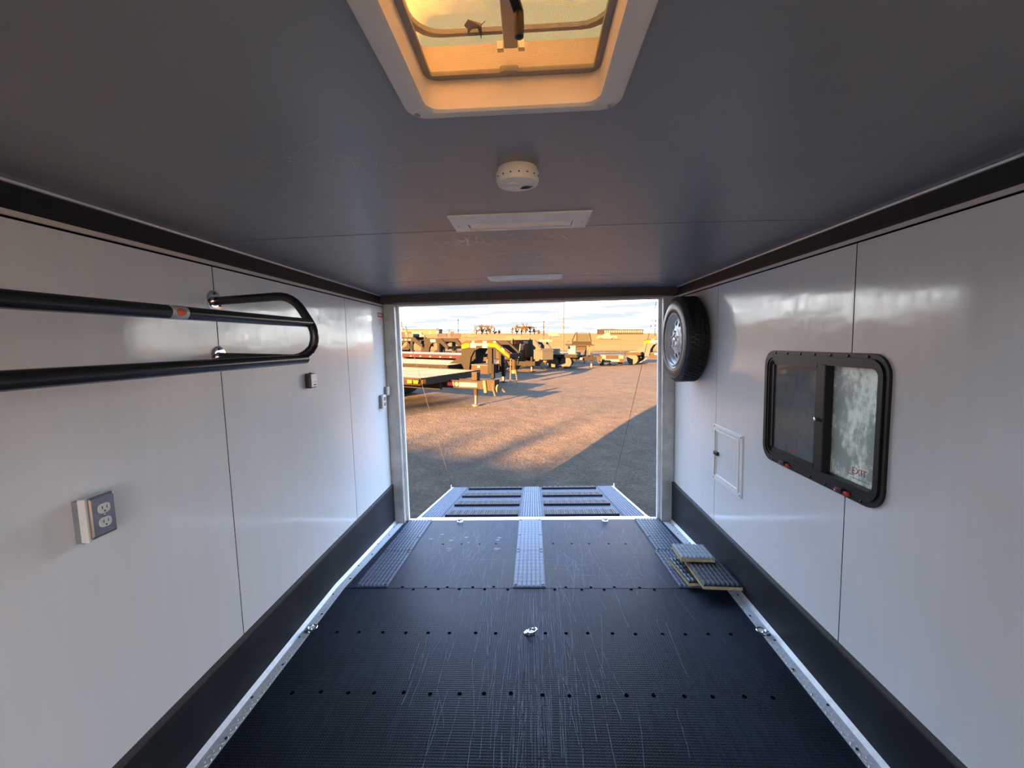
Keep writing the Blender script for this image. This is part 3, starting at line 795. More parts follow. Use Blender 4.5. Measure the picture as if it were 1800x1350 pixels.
# ================================================================== left wall fittings
def duplex(face_x, yc, zc_, parent, s=1):
    for dz in (.0195, -.0195):
        P = rr(.0165, .0135, .0105, 5)
        b = MB().prism(P, face_x, face_x+.0035, lambda a, b_, c: (c, yc+a, zc_+dz+b_))
        r_ = build(b, 'receptacle', M_white, parent)
        for dy, w in ((-.0065, .0018), (.0065, .0014)):
            build(MB().box(face_x+.003, face_x+.0042, yc+dy-w/2, yc+dy+w/2, zc_+dz-.002, zc_+dz+.007), 'blade_slot', M_black, r_, smooth=False)
        build(MB().lathe([(.0025, face_x+.003), (.0025, face_x+.0042)], 8, lambda a, b_, c: (c, yc+a, zc_+dz-.008+b_)), 'ground_hole', M_black, r_, smooth=False)
    build(MB().lathe([(.003, face_x), (.003, face_x+.002), (.001, face_x+.0024)], 10, lambda a, b_, c: (c, yc+a, zc_+b_)), 'screw', M_chrome, parent)
ot = thing('power_outlet', 'duplex power outlet with metal plate in a deep grey box on the left wall', 'outlet', (-1.22, 1.12, .97))
build(MB().box(-1.2195, -1.196, 1.085, 1.166, .957, 1.076), 'back_box', M_greybox, ot, smooth=False, bevel=.002)
build(MB().box(-1.197, -1.174, 1.080, 1.160, .962, 1.083), 'extension_ring', M_white, ot, smooth=False, bevel=.002)
Pp = rr(.035, .0575, .003, 3)
b = MB().loft([[(x, 1.121+a, 1.0265+b_*k) for a, b_ in [(p*k, q) for p, q in Pp]] for x, k in ((-1.175, 1.0), (-1.170, 1.0), (-1.1665, .90))], True, True)
pl = build(b, 'cover_plate', M_stain, ot, smooth=False)
duplex(-1.1667, 1.121, 1.0265, ot)
def switch(y, z, w, h, d, label, face, name='wall_switch'):
    t = thing(name, label, 'switch', (-1.22, y, z))
    build(MB().box(-1.2195, -1.22+d, y-w/2, y+w/2, z-h/2, z+h/2), 'box', M_greybox, t, smooth=False, bevel=.002)
    build(MB().box(-1.22+d-.001, -1.22+d+.012, y-w/2, y+w/2, z-h/2, z+h/2), 'plate', M_white, t, smooth=False, bevel=.003)
    for dz in (-h*.2, h*.2):
        build(MB().box(-1.22+d+.011, -1.22+d+.017, y-w*.24, y+w*.24, z+dz-h*.13, z+dz+h*.13), 'rocker', face, t, smooth=False, bevel=.002)
switch(3.51, 1.022, .075, .108, .022, 'white outlet box on grey base low on the left wall near the rear post', M_stain)
switch(3.625, 1.097, .05, .070, .022, 'small white switch box tight against the rear post, higher than its neighbour', M_offwhite)
dm = thing('control_box', 'small black control box with silver face on the left wall', 'control', (-1.22, 2.37, 1.29))
build(MB().box(-1.2195, -1.188, 2.335, 2.405, 1.252, 1.334), 'housing', M_black, dm, smooth=False, bevel=.006)
build(MB().box(-1.1885, -1.182, 2.340, 2.400, 1.257, 1.329), 'face', M_silver, dm, smooth=False, bevel=.003)
build(MB().box(-1.1825, -1.180, 2.358, 2.382, 1.268, 1.274), 'slot', M_black, dm, smooth=False)
build(MB().lathe([(.003, -1.2), (.003, -1.19), (.002, -1.186)], 8, lambda a, b_, c: (c-.005, 2.36+a, 1.336+b_)), 'indicator', M_black, dm)
build(MB().box(-1.1825, -1.1808, 2.350, 2.390, 1.286, 1.288), 'groove', M_black, dm, smooth=False)
# warning label
st = thing('warning_sticker', 'white warning sticker with red band high on the left wall by the post', 'sticker', (-1.22, 3.6, 1.71))
build(MB().box(-1.2198, -1.2190, 3.545, 3.662, 1.632, 1.752), 'paper', M_white, st, smooth=False)
build(MB().box(-1.2190, -1.2186, 3.545, 3.662, 1.714, 1.752), 'red_band', M_red, st, smooth=False)
b = MB()
for k in range(7): b.box(-1.2186, -1.2183, 3.560+k*.0125, 3.5685+k*.0125, 1.724, 1.742)
o = build(b, 'band_print', M_white, st, smooth=False); o['kind'] = 'stuff'
b = MB()
for k in range(5): b.box(-1.2190, -1.2187, 3.556, 3.556+random.uniform(.06, .095), 1.700-k*.012, 1.703-k*.012)
o = build(b, 'fine_print', M_greybox, st, smooth=False); o['kind'] = 'stuff'

# gear rack: two long bars carried by a bent U frame
rk = thing('gear_rack', 'black tubular rack with two long bars bolted to the left wall', 'rack', (-1.22, 1.69, 1.45))
def fillet(P, r, n=6):
    P = [Vector(p) for p in P]; out = [P[0]]
    for i in range(1, len(P)-1):
        a, b_, c = P[i-1], P[i], P[i+1]; u, v = (a-b_).normalized(), (c-b_).normalized()
        A, C = b_+u*r, b_+v*r
        for k in range(n+1):
            t = k/n; out.append(A*(1-t)**2+b_*2*t*(1-t)+C*t*t)
    out.append(P[-1]); return out
for y in (1.69, -.25):
    P = [(-1.217, y, 1.668), (-.900, y, 1.681), (-.805, y, 1.520), (-.862, y, 1.432), (-1.217, y, 1.449)]
    build(MB().tube(fillet(P, .065), .0165, 14), 'end_frame', M_blacktube, rk)
    for z in (1.668, 1.449):
        fl = build(MB().lathe([(.042, -1.2195), (.042, -1.2165), (.039, -1.2145), (.018, -1.2145), (.018, -1.206)], 24, lambda a, b_, c: (c, y+a, z+b_)), 'flange', M_chrome if y > 0 else M_blacktube, rk)
        for a in (90, 210, 330):
            build(MB().lathe([(.005, -1.2146), (.005, -1.211), (.002, -1.210)], 8, lambda p, q, c: (c, y+.030*math.cos(math.radians(a))+p, z+.030*math.sin(math.radians(a))+q)), 'bolt', M_black, fl)
build(MB().tube([(-.836, -.30, 1.567), (-.836, .7, 1.567), (-.836, 1.690, 1.572)], .0168, 16), 'long_bar', M_blacktube, rk)
build(MB().tube([(-.866, -.30, 1.430), (-.866, .7, 1.431), (-.866, 1.690, 1.432)], .0185, 16), 'long_bar', M_blacktube, rk)
bd = build(MB().lathe([(.0172, 1.012), (.0174, 1.013), (.0174, 1.062), (.0172, 1.063)], 24, lambda a, b_, c: (-.836+a, c, 1.569+b_)), 'clear_sleeve', M_silver, rk)
pts = []
b = MB(); R_ = .0178
oval = [(.016*math.cos(2*PI*k/16), .55*math.sin(2*PI*k/16)) for k in range(16)]
for ring in (1.0, .05):
    pass
vs = [(-.836+R_*math.cos(a*ring), 1.037+d_*ring, 1.569+R_*math.sin(a*ring)) for ring in (1.0, .5) for d_, a in oval]
b.add(vs+[(-.836+R_, 1.037, 1.569)], [(k, (k+1) % 16, 16+(k+1) % 16, 16+k) for k in range(16)]+[(16+k, 16+(k+1) % 16, 32) for k in range(16)])
build(b, 'oval_badge', M_orange, bd)

# ================================================================== right wall: spare wheel
TX, TY, TZ, TR = 1.062, 3.22, 1.47, .305
tw = thing('spare_tyre', 'black spare tyre on a silver wheel hung high on the right wall', 'tyre', (XW, TY, TZ))
fn = lambda a, b_, c: (c, TY+a, TZ+b_)
prof = [(.185, TX+.020), (.190, TX+.004), (.200, TX-.004), (.225, TX-.010), (.262, TX-.006), (.288, TX+.006), (.300, TX+.022), (.300, TX+.128), (.288, TX+.144), (.255, TX+.154), (.200, TX+.150), (.185, TX+.13)]
ty = build(MB().lathe(prof, 64, fn, closed=True), 'tyre', M_tyreside, tw, ang=60)
b = MB()
for k in range(56):
    a0 = 2*PI*k/56
    for row, (c0, c1) in enumerate(((.018, .040), (.045, .072), (.077, .104), (.109, .132))):
        a = a0+(PI/56 if row % 2 else 0); da = 2*PI/56*.38
        q = [(TX+c0, a-da), (TX+c1, a-da+.02), (TX+c1, a+da+.02), (TX+c0, a+da)]
        lo = [fn(.298*math.cos(t), .298*math.sin(t), x) for x, t in q]; hi = [fn(.3065*math.cos(t), .3065*math.sin(t), x) for x, t in q]
        b.loft([lo, hi], False, True)
o = build(b, 'tread_blocks', M_tyre, ty, smooth=False); o['kind'] = 'stuff'
for r in (.212, .274):
    pts = [fn(r*math.cos(2*PI*k/48), r*math.sin(2*PI*k/48), TX-.0085 if r < .25 else TX-.002) for k in range(48)]
    build(MB().tube(pts, .0022, 6, closed=True), 'sidewall_ridge', M_tyreside, ty)
rim = build(MB().lathe([(.192, TX+.004), (.192, TX-.004), (.186, TX-.007), (.180, TX-.002), (.176, TX+.014), (.166, TX+.020), (.160, TX+.032), (.152, TX+.040), (.152, TX+.060), (.185, TX+.06), (.19, TX+.02)], 48, fn, closed=True), 'rim', M_rim, tw)
# wheel disc with real oval holes
b = MB(); NS = 11; rin, rout, hr, hc = .080, .153, .0205, .118
for k in range(NS):
    a0, a1 = 2*PI*k/NS, 2*PI*(k+1)/NS; am = (a0+a1)/2
    ctr = (hc*math.cos(am), hc*math.sin(am))
    outer = []
    for (r, a) in ((rin, a0), (rin, am), (rin, a1), ((rin+rout)/2, a1), (rout, a1), (rout, am), (rout, a0), ((rin+rout)/2, a0)):
        outer.append((r*math.cos(a), r*math.sin(a)))
    inner = []
    for p, q in outer:
        d_ = Vector((p-ctr[0], q-ctr[1])).normalized(); inner.append((ctr[0]+d_.x*hr, ctr[1]+d_.y*hr))
    dish = lambda p, q: TX+.016+.018*min(1, (math.hypot(p, q)-rin)/(rout-rin))
    L1 = [fn(p, q, dish(p, q)) for p, q in outer]; L2 = [fn(p, q, dish(p, q)+.001) for p, q in inner]; L3 = [fn(p, q, dish(p, q)+.0025) for p, q in inner]
    b.loft([L1, L2, L3])
disc = build(b, 'wheel_disc', M_rim, tw, ang=50)
build(MB().lathe([(.082, TX+.016), (.074, TX+.012), (.045, TX+.009), (.042, TX+.030), (.012, TX+.030)], 32, fn), 'hub_plate', M_rim, disc)
for k in range(5):
    a = 2*PI*k/5+.3
    build(MB().lathe([(.010, TX+.014), (.010, TX+.001), (.006, TX-.002)], 6, lambda p, q, c: fn(.057*math.cos(a)+p, .057*math.sin(a)+q, c)), 'lug_nut', M_chrome, disc)
build(MB().lathe([(.149, TX+.050), (.149, TX+.09), (.03, TX+.09)], 32, fn), 'wheel_back', M_black, tw)
build(MB().box(TX+.09, XW, TY-.05, TY+.05, TZ-.05, TZ+.05), 'wall_bracket', M_blacktube, tw, smooth=False)
build(MB().lathe([(.012, TX+.09), (.012, TX+.012), (.016, TX+.010), (.016, TX+.001), (.008, TX-.001)], 10, fn), 'wing_nut', M_chrome, tw)

# ================================================================== right wall: sliding window
wt = thing('window_1', 'black framed sliding emergency exit window in the right wall', 'window', (XW, 1.87, 1.134)); wt['kind'] = 'structure'
WY, WZ = 1.870, 1.134
wf = lambda a, b_, c: (c, WY+a, WZ+b_)
for (o_, i_, x0, x1, nm) in (((.385, .272, .075), (.364, .251, .058), XW-.0105, XW+.004, 'outer_frame'), ((.3665, .2535, .060), (.352, .239, .048), XW-.0165, XW+.006, 'ridge'), ((.354, .241, .05), (.340, .227, .036), XW-.012, XW+.05, 'inner_frame'), ((.341, .228, .037), (.332, .219, .028), XW-.007, XW+.05, 'glazing_channel')):
    build(MB().frame(rr(*o_, 6), rr(*i_, 6), x0, x1, wf), nm, M_winframe, wt, ang=25)
build(MB().box(XW-.012, XW+.045, 1.800, 1.828, WZ-.222, WZ+.222), 'mullion', M_winframe, wt, smooth=False, bevel=.003)
build(MB().box(XW-.004, XW+.010, 1.828, 1.868, WZ-.222, WZ+.222), 'sash_stile', M_winframe, wt, smooth=False, bevel=.002)
for a in (WZ-.222, WZ+.205): build(MB().box(XW-.004, XW+.010, 1.86, 2.200, a, a+.017), 'sash_rail', M_winframe, wt, smooth=False)
build(MB().box(XW-.004, XW+.010, 2.182, 2.202, WZ-.215, WZ+.215), 'sash_stile', M_winframe, wt, smooth=False)
p1 = build(MB().box(XW+.003, XW+.007, 1.864, 2.186, WZ-.210, WZ+.210), 'pane', M_glass, wt, smooth=False)
p2 = build(MB().box(XW+.024, XW+.028, 1.537, 1.805, WZ-.220, WZ+.220), 'pane', M_glassd, wt, smooth=False)
p2['label'] = 'pane covered with pale dried dust'
def lettering(txt, size, origin, parent, mat):
    cu = bpy.data.curves.new('lettering', 'FONT'); cu.body = txt; cu.size = size; cu.extrude = .0003; cu.align_x = 'CENTER'
    tmp = bpy.data.objects.new('lettering', cu); COL.objects.link(tmp); bpy.context.view_layer.update()
    me = bpy.data.meshes.new_from_object(tmp.evaluated_get(bpy.context.evaluated_depsgraph_get()))
    bpy.data.objects.remove(tmp, do_unlink=True); bpy.data.curves.remove(cu)
    off = OFF[parent.name]
    for v in me.vertices:
        a, b_, c = v.co; v.co = Vector((origin[0]-c, origin[1]-a, origin[2]+b_))-off
    me.materials.clear(); me.materials.append(mat)
    o = bpy.data.objects.new('exit_lettering', me); COL.objects.link(o); o.parent = parent; OFF[o.name] = off
    return o
lettering('EXIT', .036, (XW+.0025, 2.012, WZ-.195), p1, M_redlet)
lettering('EXIT', .036, (XW+.0235, 1.642, WZ-.185), p2, M_redlet)
build(MB().box(XW+.0232, XW+.0238, 1.672, 1.700, WZ-.192, WZ-.189), 'arrow_line', M_redlet, p2, smooth=False)
build(MB().box(XW+.0232, XW+.0238, 1.590, 1.690, WZ-.203, WZ-.201), 'arrow_line', M_winframe, p2, smooth=False)
for y in (2.044, 1.665):
    la = build(MB().box(XW-.026, XW-.010, y-.034, y+.034, WZ-.262, WZ-.246), 'exit_latch', M_red, wt, smooth=False, bevel=.003)
    build(MB().box(XW-.032, XW-.018, y-.012, y+.012, WZ-.258, WZ-.240), 'latch_clip', M_winframe, la, smooth=False, bevel=.002)
    build(MB().lathe([(.004, XW-.032), (.004, XW-.027)], 8, lambda a, b_, c: (c, y+.024+a, WZ-.254+b_)), 'latch_pin', M_chrome, la)
build(MB().lathe([(.008, XW-.014), (.008, XW-.026), (.004, XW-.028)], 10, lambda a, b_, c: (c, 1.832+a, WZ-.005+b_)), 'sash_lock', M_chrome, wt)
for k in range(7):
    for b_ in (.261, -.261):
        y = WY-.29+.58*k/6
        build(MB().lathe([(.005, XW-.010), (.005, XW-.0135), (.002, XW-.0145)], 8, lambda a, q, c: (c, y+a, WZ+b_+q)), 'frame_screw', M_blacktube, wt)

# access hatch
ht = thing('access_hatch', 'small white framed access hatch with a latch, low on the right wall', 'hatch', (XW, 2.67, .735))
HY, HZ = 2.672, .735
hf = lambda a, b_, c: (c, HY+a, HZ+b_)
sq = lambda a, b_: [(-a, -b_), (a, -b_), (a, b_), (-a, b_)]
build(MB().frame(sq(.192, .182), sq(.166, .158), XW-.008, XW, hf), 'outer_frame', M_whitemetal, ht, smooth=False, bevel=.002)
build(MB().frame(sq(.164, .156), sq(.146, .140), XW-.013, XW-.002, hf), 'door_frame', M_whitemetal, ht, smooth=False, bevel=.002)
build(MB().box(XW-.006, XW-.001, HY-.147, HY+.147, HZ-.141, HZ+.141), 'door_panel', M_wall, ht, smooth=False)
build(MB().box(XW-.016, XW-.008, HY+.150, HY+.160, HZ-.15, HZ+.15), 'hinge', M_galv, ht, smooth=False)
la = build(MB().box(XW-.022, XW-.006, HY+.108, HY+.160, HZ-.012, HZ+.012), 'latch', M_blacktube, ht, smooth=False, bevel=.003)
for a in (-.180, .180):
    for b_ in (-.170, .170):
        build(MB().lathe([(.006, XW-.008), (.006, XW-.011), (.003, XW-.012)], 8, lambda p, q, c: hf(a+p, b_+q, c)), 'screw', M_galv, ht)

# ================================================================== the yard outside (its own tilted ground plane)
O_ = Vector((0, 0, -.57384))
GM = Matrix(((0.999664338, 0.000583002, 0.0259012700, O_.x), (0.0, 0.999746777, -0.02250291, O_.y), (-0.0259078304, 0.0224953566, 0.99941120, O_.z), (0, 0, 0, 1)))
RISE = .2
GY = GM @ Matrix.Translation((0, 0, RISE))
def yard(x, y, deg=0, z=0): return GY @ Matrix.Translation((x, y, z)) @ Matrix.Rotation(math.radians(deg), 4, 'Z')
def smooth(a, b_, t):
    t = max(0, min(1, (t-a)/(b_-a))); return t*t*(3-2*t)
def terrain(x, y):
    z = -RISE*(1-smooth(5.5, 11, y))
    n_ = .020*math.sin(x*.9*.85-y*.9*.53+.6*math.sin(y*.35))+.012*math.sin(x*2.1*.85-y*2.1*.53+1.3+.8*math.sin(y*.7))+.010*math.sin(x*1.3+y*.6)
    n_ += .006*math.sin(x*5.1*.84-y*5.1*.54+math.sin(x*1.7+y))
    return z+n_*smooth(4.6, 8, y)*(.9 if y < 60 else 0)
b = MB(); xs = []; ys = []
y = -60.0
while y < 4: ys.append(y); y += 8
y = 4.0
while y < 18: ys.append(y); y += .22
while y < 43: ys.append(y); y += .8
ys += [43, 45, 60]
xs = [-120, -80, -50, -30, -20, -14]+[-10+.25*k for k in range(81)]+[12, 15, 20, 30, 50, 80, 120]
vs = [(x, y, terrain(x, y)) for y in ys for x in xs]; nx = len(xs)
fs = [(j*nx+i, j*nx+i+1, (j+1)*nx+i+1, (j+1)*nx+i) for j in range(len(ys)-1) for i in range(nx-1)]
b.add(vs, fs)
gr = build(b, 'ground', M_gravel, None, ang=180, fix=False); gr.matrix_world = GY; struct(gr)
fx = [-2500, -900, -400, -200, -120, -60, -30, 0, 30, 60, 120, 200, 400, 900, 2500]; fy = [44, 50, 60, 80, 110, 150, 220, 320, 500, 800, 1300, 2200, 3200]
b = MB().add([(x, y, .03) for y in fy for x in fx], [(j*15+i, j*15+i+1, (j+1)*15+i+1, (j+1)*15+i) for j in range(12) for i in range(14)])
fd = build(b, 'field', M_field, None, smooth=False, fix=False); fd.matrix_world = GY; struct(fd)

SHADOW_TREES = []
# ---- parked trailers
def wheel(b, x, y, z, r, w):
    b.lathe([(r*.55, y-w/2), (r*.93, y-w/2), (r, y-w*.35), (r, y+w*.35), (r*.93, y+w/2), (r*.55, y+w/2)], 20, lambda a, c, h: (x+a, h, z+c))
def add_wheels(t, xs_, ys_, r=.34, w=.24):
    for x in xs_:
        for y in ys_:
            b = MB(); wheel(b, x, y, r, r, w); wo_ = build(b, 'wheel', M_tyre, t)
            build(MB().lathe([(r*.56, y-w*.42), (r*.5, y-w*.3), (r*.2, y-w*.34), (r*.2, y+w*.34), (r*.5, y+w*.3), (r*.56, y+w*.42)], 14, lambda a, c, h: (x+a, h, r+c)), 'wheel_rim', M_fence, wo_)
def deck(t, L, w, h, planks, frame_m, plank_m, pockets=True, tape=True):
    npl = planks; pw = w/npl
    first = None
    for i in range(npl):
        y = -w/2+.05+(w-.1)*(i+.5)/npl
        if first is None:
            first = build(MB().box(-L+.05, -.06, -pw*.46, pw*.46, h-.045, h), 'plank', plank_m, t, smooth=False); first.location = (0, y, random.uniform(-.003, .003))
        else: child(first, t, (0, y, random.uniform(-.004, .004)))
    for s in (-1, 1):
        r_ = build(MB().box(-L, 0, s*(w/2-.05), s*w/2, h-.16, h+.012), 'side_rail', frame_m, t, smooth=False)
        if pockets:
            b = MB()
            k = .35
            while k < L-.2: b.box(-k, -k+.10, s*(w/2-.002), s*(w/2+.035), h-.13, h-.01); k += .6
            q = build(b, 'stake_pockets', M_wtape if plank_m is M_greywood else M_tbrown, r_, smooth=False); q['kind'] = 'stuff'
            build(MB().box(-L+.1, -.02, s*(w/2+.035), s*(w/2+.045), h-.075, h-.005), 'rub_rail', frame_m, r_, smooth=False)
    fr_ = build(MB().box(-.06, 0, -w/2, w/2, h-.16, h+.012), 'front_rail', frame_m, t, smooth=False)
    build(MB().box(-L, -L+.06, -w/2, w/2, h-.16, h+.012), 'rear_rail', frame_m, t, smooth=False)
    b = MB()
    for k in range(int(L/.6)): b.box(-.5-k*.6, -.44-k*.6, -w/2+.05, w/2-.05, h-.13, h-.05)
    for s in (-1, 1): b.box(-L+.1, -.1, s*.42-.05, s*.42+.05, h-.36, h-.13)
    build(b, 'chassis', frame_m, t, smooth=False)
def jack(t, x, y, top, r=.045, mat=None):
    mat = mat or M_tblack
    j = build(MB().box(x-r, x+r, y-r, y+r, .22, top), 'jack', mat, t, smooth=False)
    build(MB().box(x-r*.75, x+r*.75, y-r*.75, y+r*.75, .02, .25), 'jack_leg', M_black, j, smooth=False)
    build(MB().box(x-.11, x+.11, y-.11, y+.11, -.02, .02), 'jack_foot', mat, j, smooth=False)
def cyl_x(x0, x1, y, z, r, n=10): return MB().tube([(x0, y, z), (x1, y, z)], r, n)
def chain(t, p, q, sag=.2, n=12, name='safety_chain', mat=None, r=.018):
    p, q = Vector(p), Vector(q)
    pts = [p+(q-p)*k/n-Vector((0, 0, sag*4*(k/n)*(1-k/n))) for k in range(n+1)]
    b = MB()
    for k in range(n):
        a, c = pts[k], pts[k+1]; d = (c-a)*.62; mid = (a+c)/2; u = d.normalized().orthogonal().normalized() if k % 2 else d.normalized().cross(d.normalized().orthogonal()).normalized()
        ring = [mid+d*math.cos(2*PI*i/8)*.9+u*r*math.sin(2*PI*i/8) for i in range(8)]
        b.tube(ring, r*.35, 5, closed=True)
    build(b, name, mat or M_chain, t)
def tag_tongue(t, h, L=1.25, red=True):
    for s in (-1, 1):
        build(MB().bar((-.75, s*.50, h-.23), (L-.15, s*.05, h-.23), .10, .19), 'tongue_rail', M_tblack, t, smooth=False)
    cp = build(MB().box(L-.28, L+.10, -.09, .09, h-.33, h-.12), 'coupler', M_tbrown, t, smooth=False, bevel=.01)
    build(MB().lathe([(.07, L+.06), (.11, L+.08), (.11, L+.12), (.05, L+.13)], 16, lambda a, c, hh: (hh, a, h-.30+c)), 'coupler_ring', M_chain, cp)
    if red:
        build(MB().box(.10, .24, -.50, -.492, h-.27, h-.17), 'red_reflector', M_red, t, smooth=False)
    for y in (-.05, .05): chain(t, (L-.1, y, h-.25), (L+.05+y, y*2, .25), .05, 10)
    jack(t, L-.42, 0, h+.08)

# nearest: wooden deck-over trailer
A = thing('deck_trailer', 'nearest parked trailer, low tan wooden deck with tongue by the opening edge', 'trailer', mat=yard(-2.05, 11.3, -24.6))
deck(A, 8.0, 2.66, .77, 13, M_tbrown, M_wood)
add_wheels(A, (-2.45, -3.35), (-1.0, 1.0), .335, .42)
h = .77
tb = build(MB().bar((-.85, -.30, h-.225), (1.02, -.05, h-.225), .10, .20), 'tongue_rail', M_tbrown, A, smooth=False)
build(MB().bar((-.85, .30, h-.225), (1.02, .05, h-.225), .10, .20), 'tongue_rail', M_tbrown, A, smooth=False)
def on_rail(x0, x1, z0, z1, mat, nm):
    f = lambda x: -.30+.25*(x+.85)/1.87-.054
    b = MB(); b.add([(x0, f(x0), z0), (x1, f(x1), z0), (x1, f(x1), z1), (x0, f(x0), z1), (x0, f(x0)-.006, z0), (x1, f(x1)-.006, z0), (x1, f(x1)-.006, z1), (x0, f(x0)-.006, z1)],
                    [(3, 2, 1, 0), (4, 5, 6, 7), (0, 1, 5, 4), (1, 2, 6, 5), (2, 3, 7, 6), (3, 0, 4, 7)])
    build(b, nm, mat, tb, smooth=False)
on_rail(-.02, .16, h-.27, h-.18, M_red, 'red_reflector'); on_rail(.30, .80, h-.285, h-.175, M_wtape, 'white_label')
build(MB().lathe([(.055, -.36), (.055, -.35)], 14, lambda a, c, hh: (.235+a, -.205+hh+.35, h-.225+c)), 'round_reflector', M_wtape, tb)
cp = build(MB().box(.98, 1.30, -.13, .13, h-.36, h-.08), 'coupler', M_tbrown, A, smooth=False, bevel=.01)
build(MB().lathe([(.06, 1.29), (.10, 1.31), (.10, 1.35), (.05, 1.36)], 16, lambda a, c, hh: (hh, a, h-.30+c)), 'coupler_ring', M_chain, cp)
build(MB().tube([(1.02, -.15, h-.10), (1.06, -.15, h-.40)], .045, 10), 'coupler_pin', M_chain, cp)
build(MB().box(.60, .76, -.08, .08, h-.12, h+.09), 'jack_head', M_tbrown, A, smooth=False, bevel=.01)
build(MB().tube([(.68, 0, h-.32), (.68, 0, .26)], .055, 12), 'jack_tube', M_tbrown, A); build(MB().tube([(.68, 0, .28), (.68, 0, .03)], .046, 12), 'jack_leg', M_black, A)
build(MB().lathe([(.12, -.01), (.12, .03), (.04, .04)], 12, lambda a, c, hh: (.68+a, c, hh)), 'jack_foot', M_black, A)
chain(A, (1.2, -.1, h-.1), (1.36, -.22, .32), .04, 12); chain(A, (1.25, .1, h-.1), (1.45, .12, .38), .05, 12)
for k, (x, mm) in enumerate(((-.95, M_wtape), (-.78, M_otape), (-.61, M_wtape), (-.30, M_amber), (-.12, M_amber))):
    build(MB().box(x-.07, x+.07, -1.385, -1.377, h-.11, h-.03), 'marker', mm, A, smooth=False)
build(MB().box(.001, .012, 1.15, 1.30, h-.12, h-.02), 'marker', M_amber, A, smooth=False)
build(MB().box(.001, .012, -1.30, -1.17, h-.12, h-.02), 'marker', M_amber, A, smooth=False)

def gooseneck(t, zt=1.56, paint=None, stripes=True, deck_h=.70, box=True, s_y=.42):
    paint = paint or M_tblack
    k = zt/1.56
    P = [(0, .50), (0, 1.48*k), (.2, 1.56*k), (1.45, 1.56*k), (2.02, 1.10*k), (2.02, .95*k), (1.84, 1.0*k), (1.36, 1.30*k), (.78, 1.30*k), (.55, 1.20*k), (.40, .95*k), (.33, .50)]
    for s in (-1, 1):
        nb = build(MB().prism(P, s*s_y-.05, s*s_y+.05, XZY), 'neck_beam', paint, t, smooth=False)
        build(MB().prism([(-.75, .60), (.0, .60), (.0, 1.02)], s*s_y-.02, s*s_y+.02, XZY), 'gusset', paint, nb, smooth=False)
        build(MB().box(1.12, 1.30, s*s_y-.055, s*s_y+.055, .40, 1.31*k), 'neck_post', paint, nb, smooth=False)
        if stripes:
            y0 = s*s_y+s*.052; y1 = s*s_y+s*.057
            for a0, a1, mm in ((.02, .2, M_otape), (.2, .42, M_otape), (.46, .58, M_wtape), (.62, .92, M_otape), (.92, 1.08, M_wtape), (1.10, 1.36, M_otape), (1.36, 1.46, M_wtape)):
                z_ = lambda a: (1.48+.08*min(a, .2)/.2)*k
                build(MB().prism([(a0, z_(a0)-.07), (a1, z_(a1)-.07), (a1, z_(a1)-.005), (a0, z_(a0)-.005)], y0, y1, XZY), 'reflective_tape', mm, nb, smooth=False)
            for a0, a1 in ((1.48, 1.66), (1.70, 1.80), (1.83, 2.0)):
                z_ = lambda a: (1.56-(a-1.45)*.46/.57)*k
                build(MB().prism([(a0, z_(a0)-.085), (a1, z_(a1)-.085), (a1, z_(a1)-.01), (a0, z_(a0)-.01)], y0, y1, XZY), 'reflective_tape', M_otape if a0 != 1.70 else M_wtape, nb, smooth=False)
            build(MB().prism([(.02, 1.26*k), (.36, 1.33*k), (.36, 1.46*k), (.2, 1.475*k), (.02, 1.40*k)], y0, y1, XZY), 'yellow_stripe', M_yellow, nb, smooth=False)
            build(MB().prism([(1.14, 1.35*k), (1.42, 1.35*k), (1.98, .98*k), (1.98, 1.06*k), (1.46, 1.47*k), (1.14, 1.475*k)], y0, y1, XZY), 'yellow_stripe', M_yellow, nb, smooth=False)
            for a0, a1, z0 in ((.40, .64, 1.28), (.66, .88, 1.39), (.90, 1.12, 1.31)):
                build(MB().box(a0, a1, y0, y1, max(z0, 1.31)*k, 1.475*k), 'white_decal', M_wtape, nb, smooth=False)
    build(MB().box(0, .12, -s_y, s_y, 1.30*k, 1.50*k), 'cross_plate', paint, t, smooth=False)
    build(MB().box(1.9, 2.02, -s_y, s_y, .98*k, 1.12*k), 'cross_plate', paint, t, smooth=False)
    if box:
        tbx = build(MB().box(.34, 1.12, -s_y+.06, s_y-.06, .36, .66), 'toolbox', M_tbrown, t, smooth=False, bevel=.01)
        build(MB().box(.32, 1.14, -s_y+.04, s_y-.04, .66, .70), 'toolbox_lid', M_tgrey, tbx, smooth=False, bevel=.008)
        build(MB().box(.62, .74, -s_y+.045, -s_y+.062, .58, .66), 'toolbox_latch', M_chrome, tbx, smooth=False)
    cpl = build(MB().tube([(1.93, 0, 1.06*k), (1.93, 0, .50)], .075, 14), 'coupler_tube', M_tbrown, t)
    build(MB().tube([(1.93, 0, .52), (1.93, 0, .40)], .10, 14), 'coupler_socket', M_chain, cpl)
    chain(t, (1.85, -.10, .98), (1.88, -.18, .12), .02, 18, r=.024); chain(t, (2.0, -.05, .55), (2.12, -.12, .03), -.08, 14, r=.020); chain(t, (1.98, .10, .95), (1.98, .16, .45), .0, 12)
    for s in (-1, 1): jack(t, 1.30, s*(s_y-.02), .75, .055)

B = thing('gooseneck_trailer', 'black gooseneck trailer with yellow, red and white stripes behind the nearest deck', 'trailer', mat=yard(-2.4, 16.4, -24.6))
deck(B, 8.0, 2.55, .70, 13, M_tblack, M_wood)
gooseneck(B)
add_wheels(B, (-4.2, -5.1), (-1.0, 1.0), .33, .4)

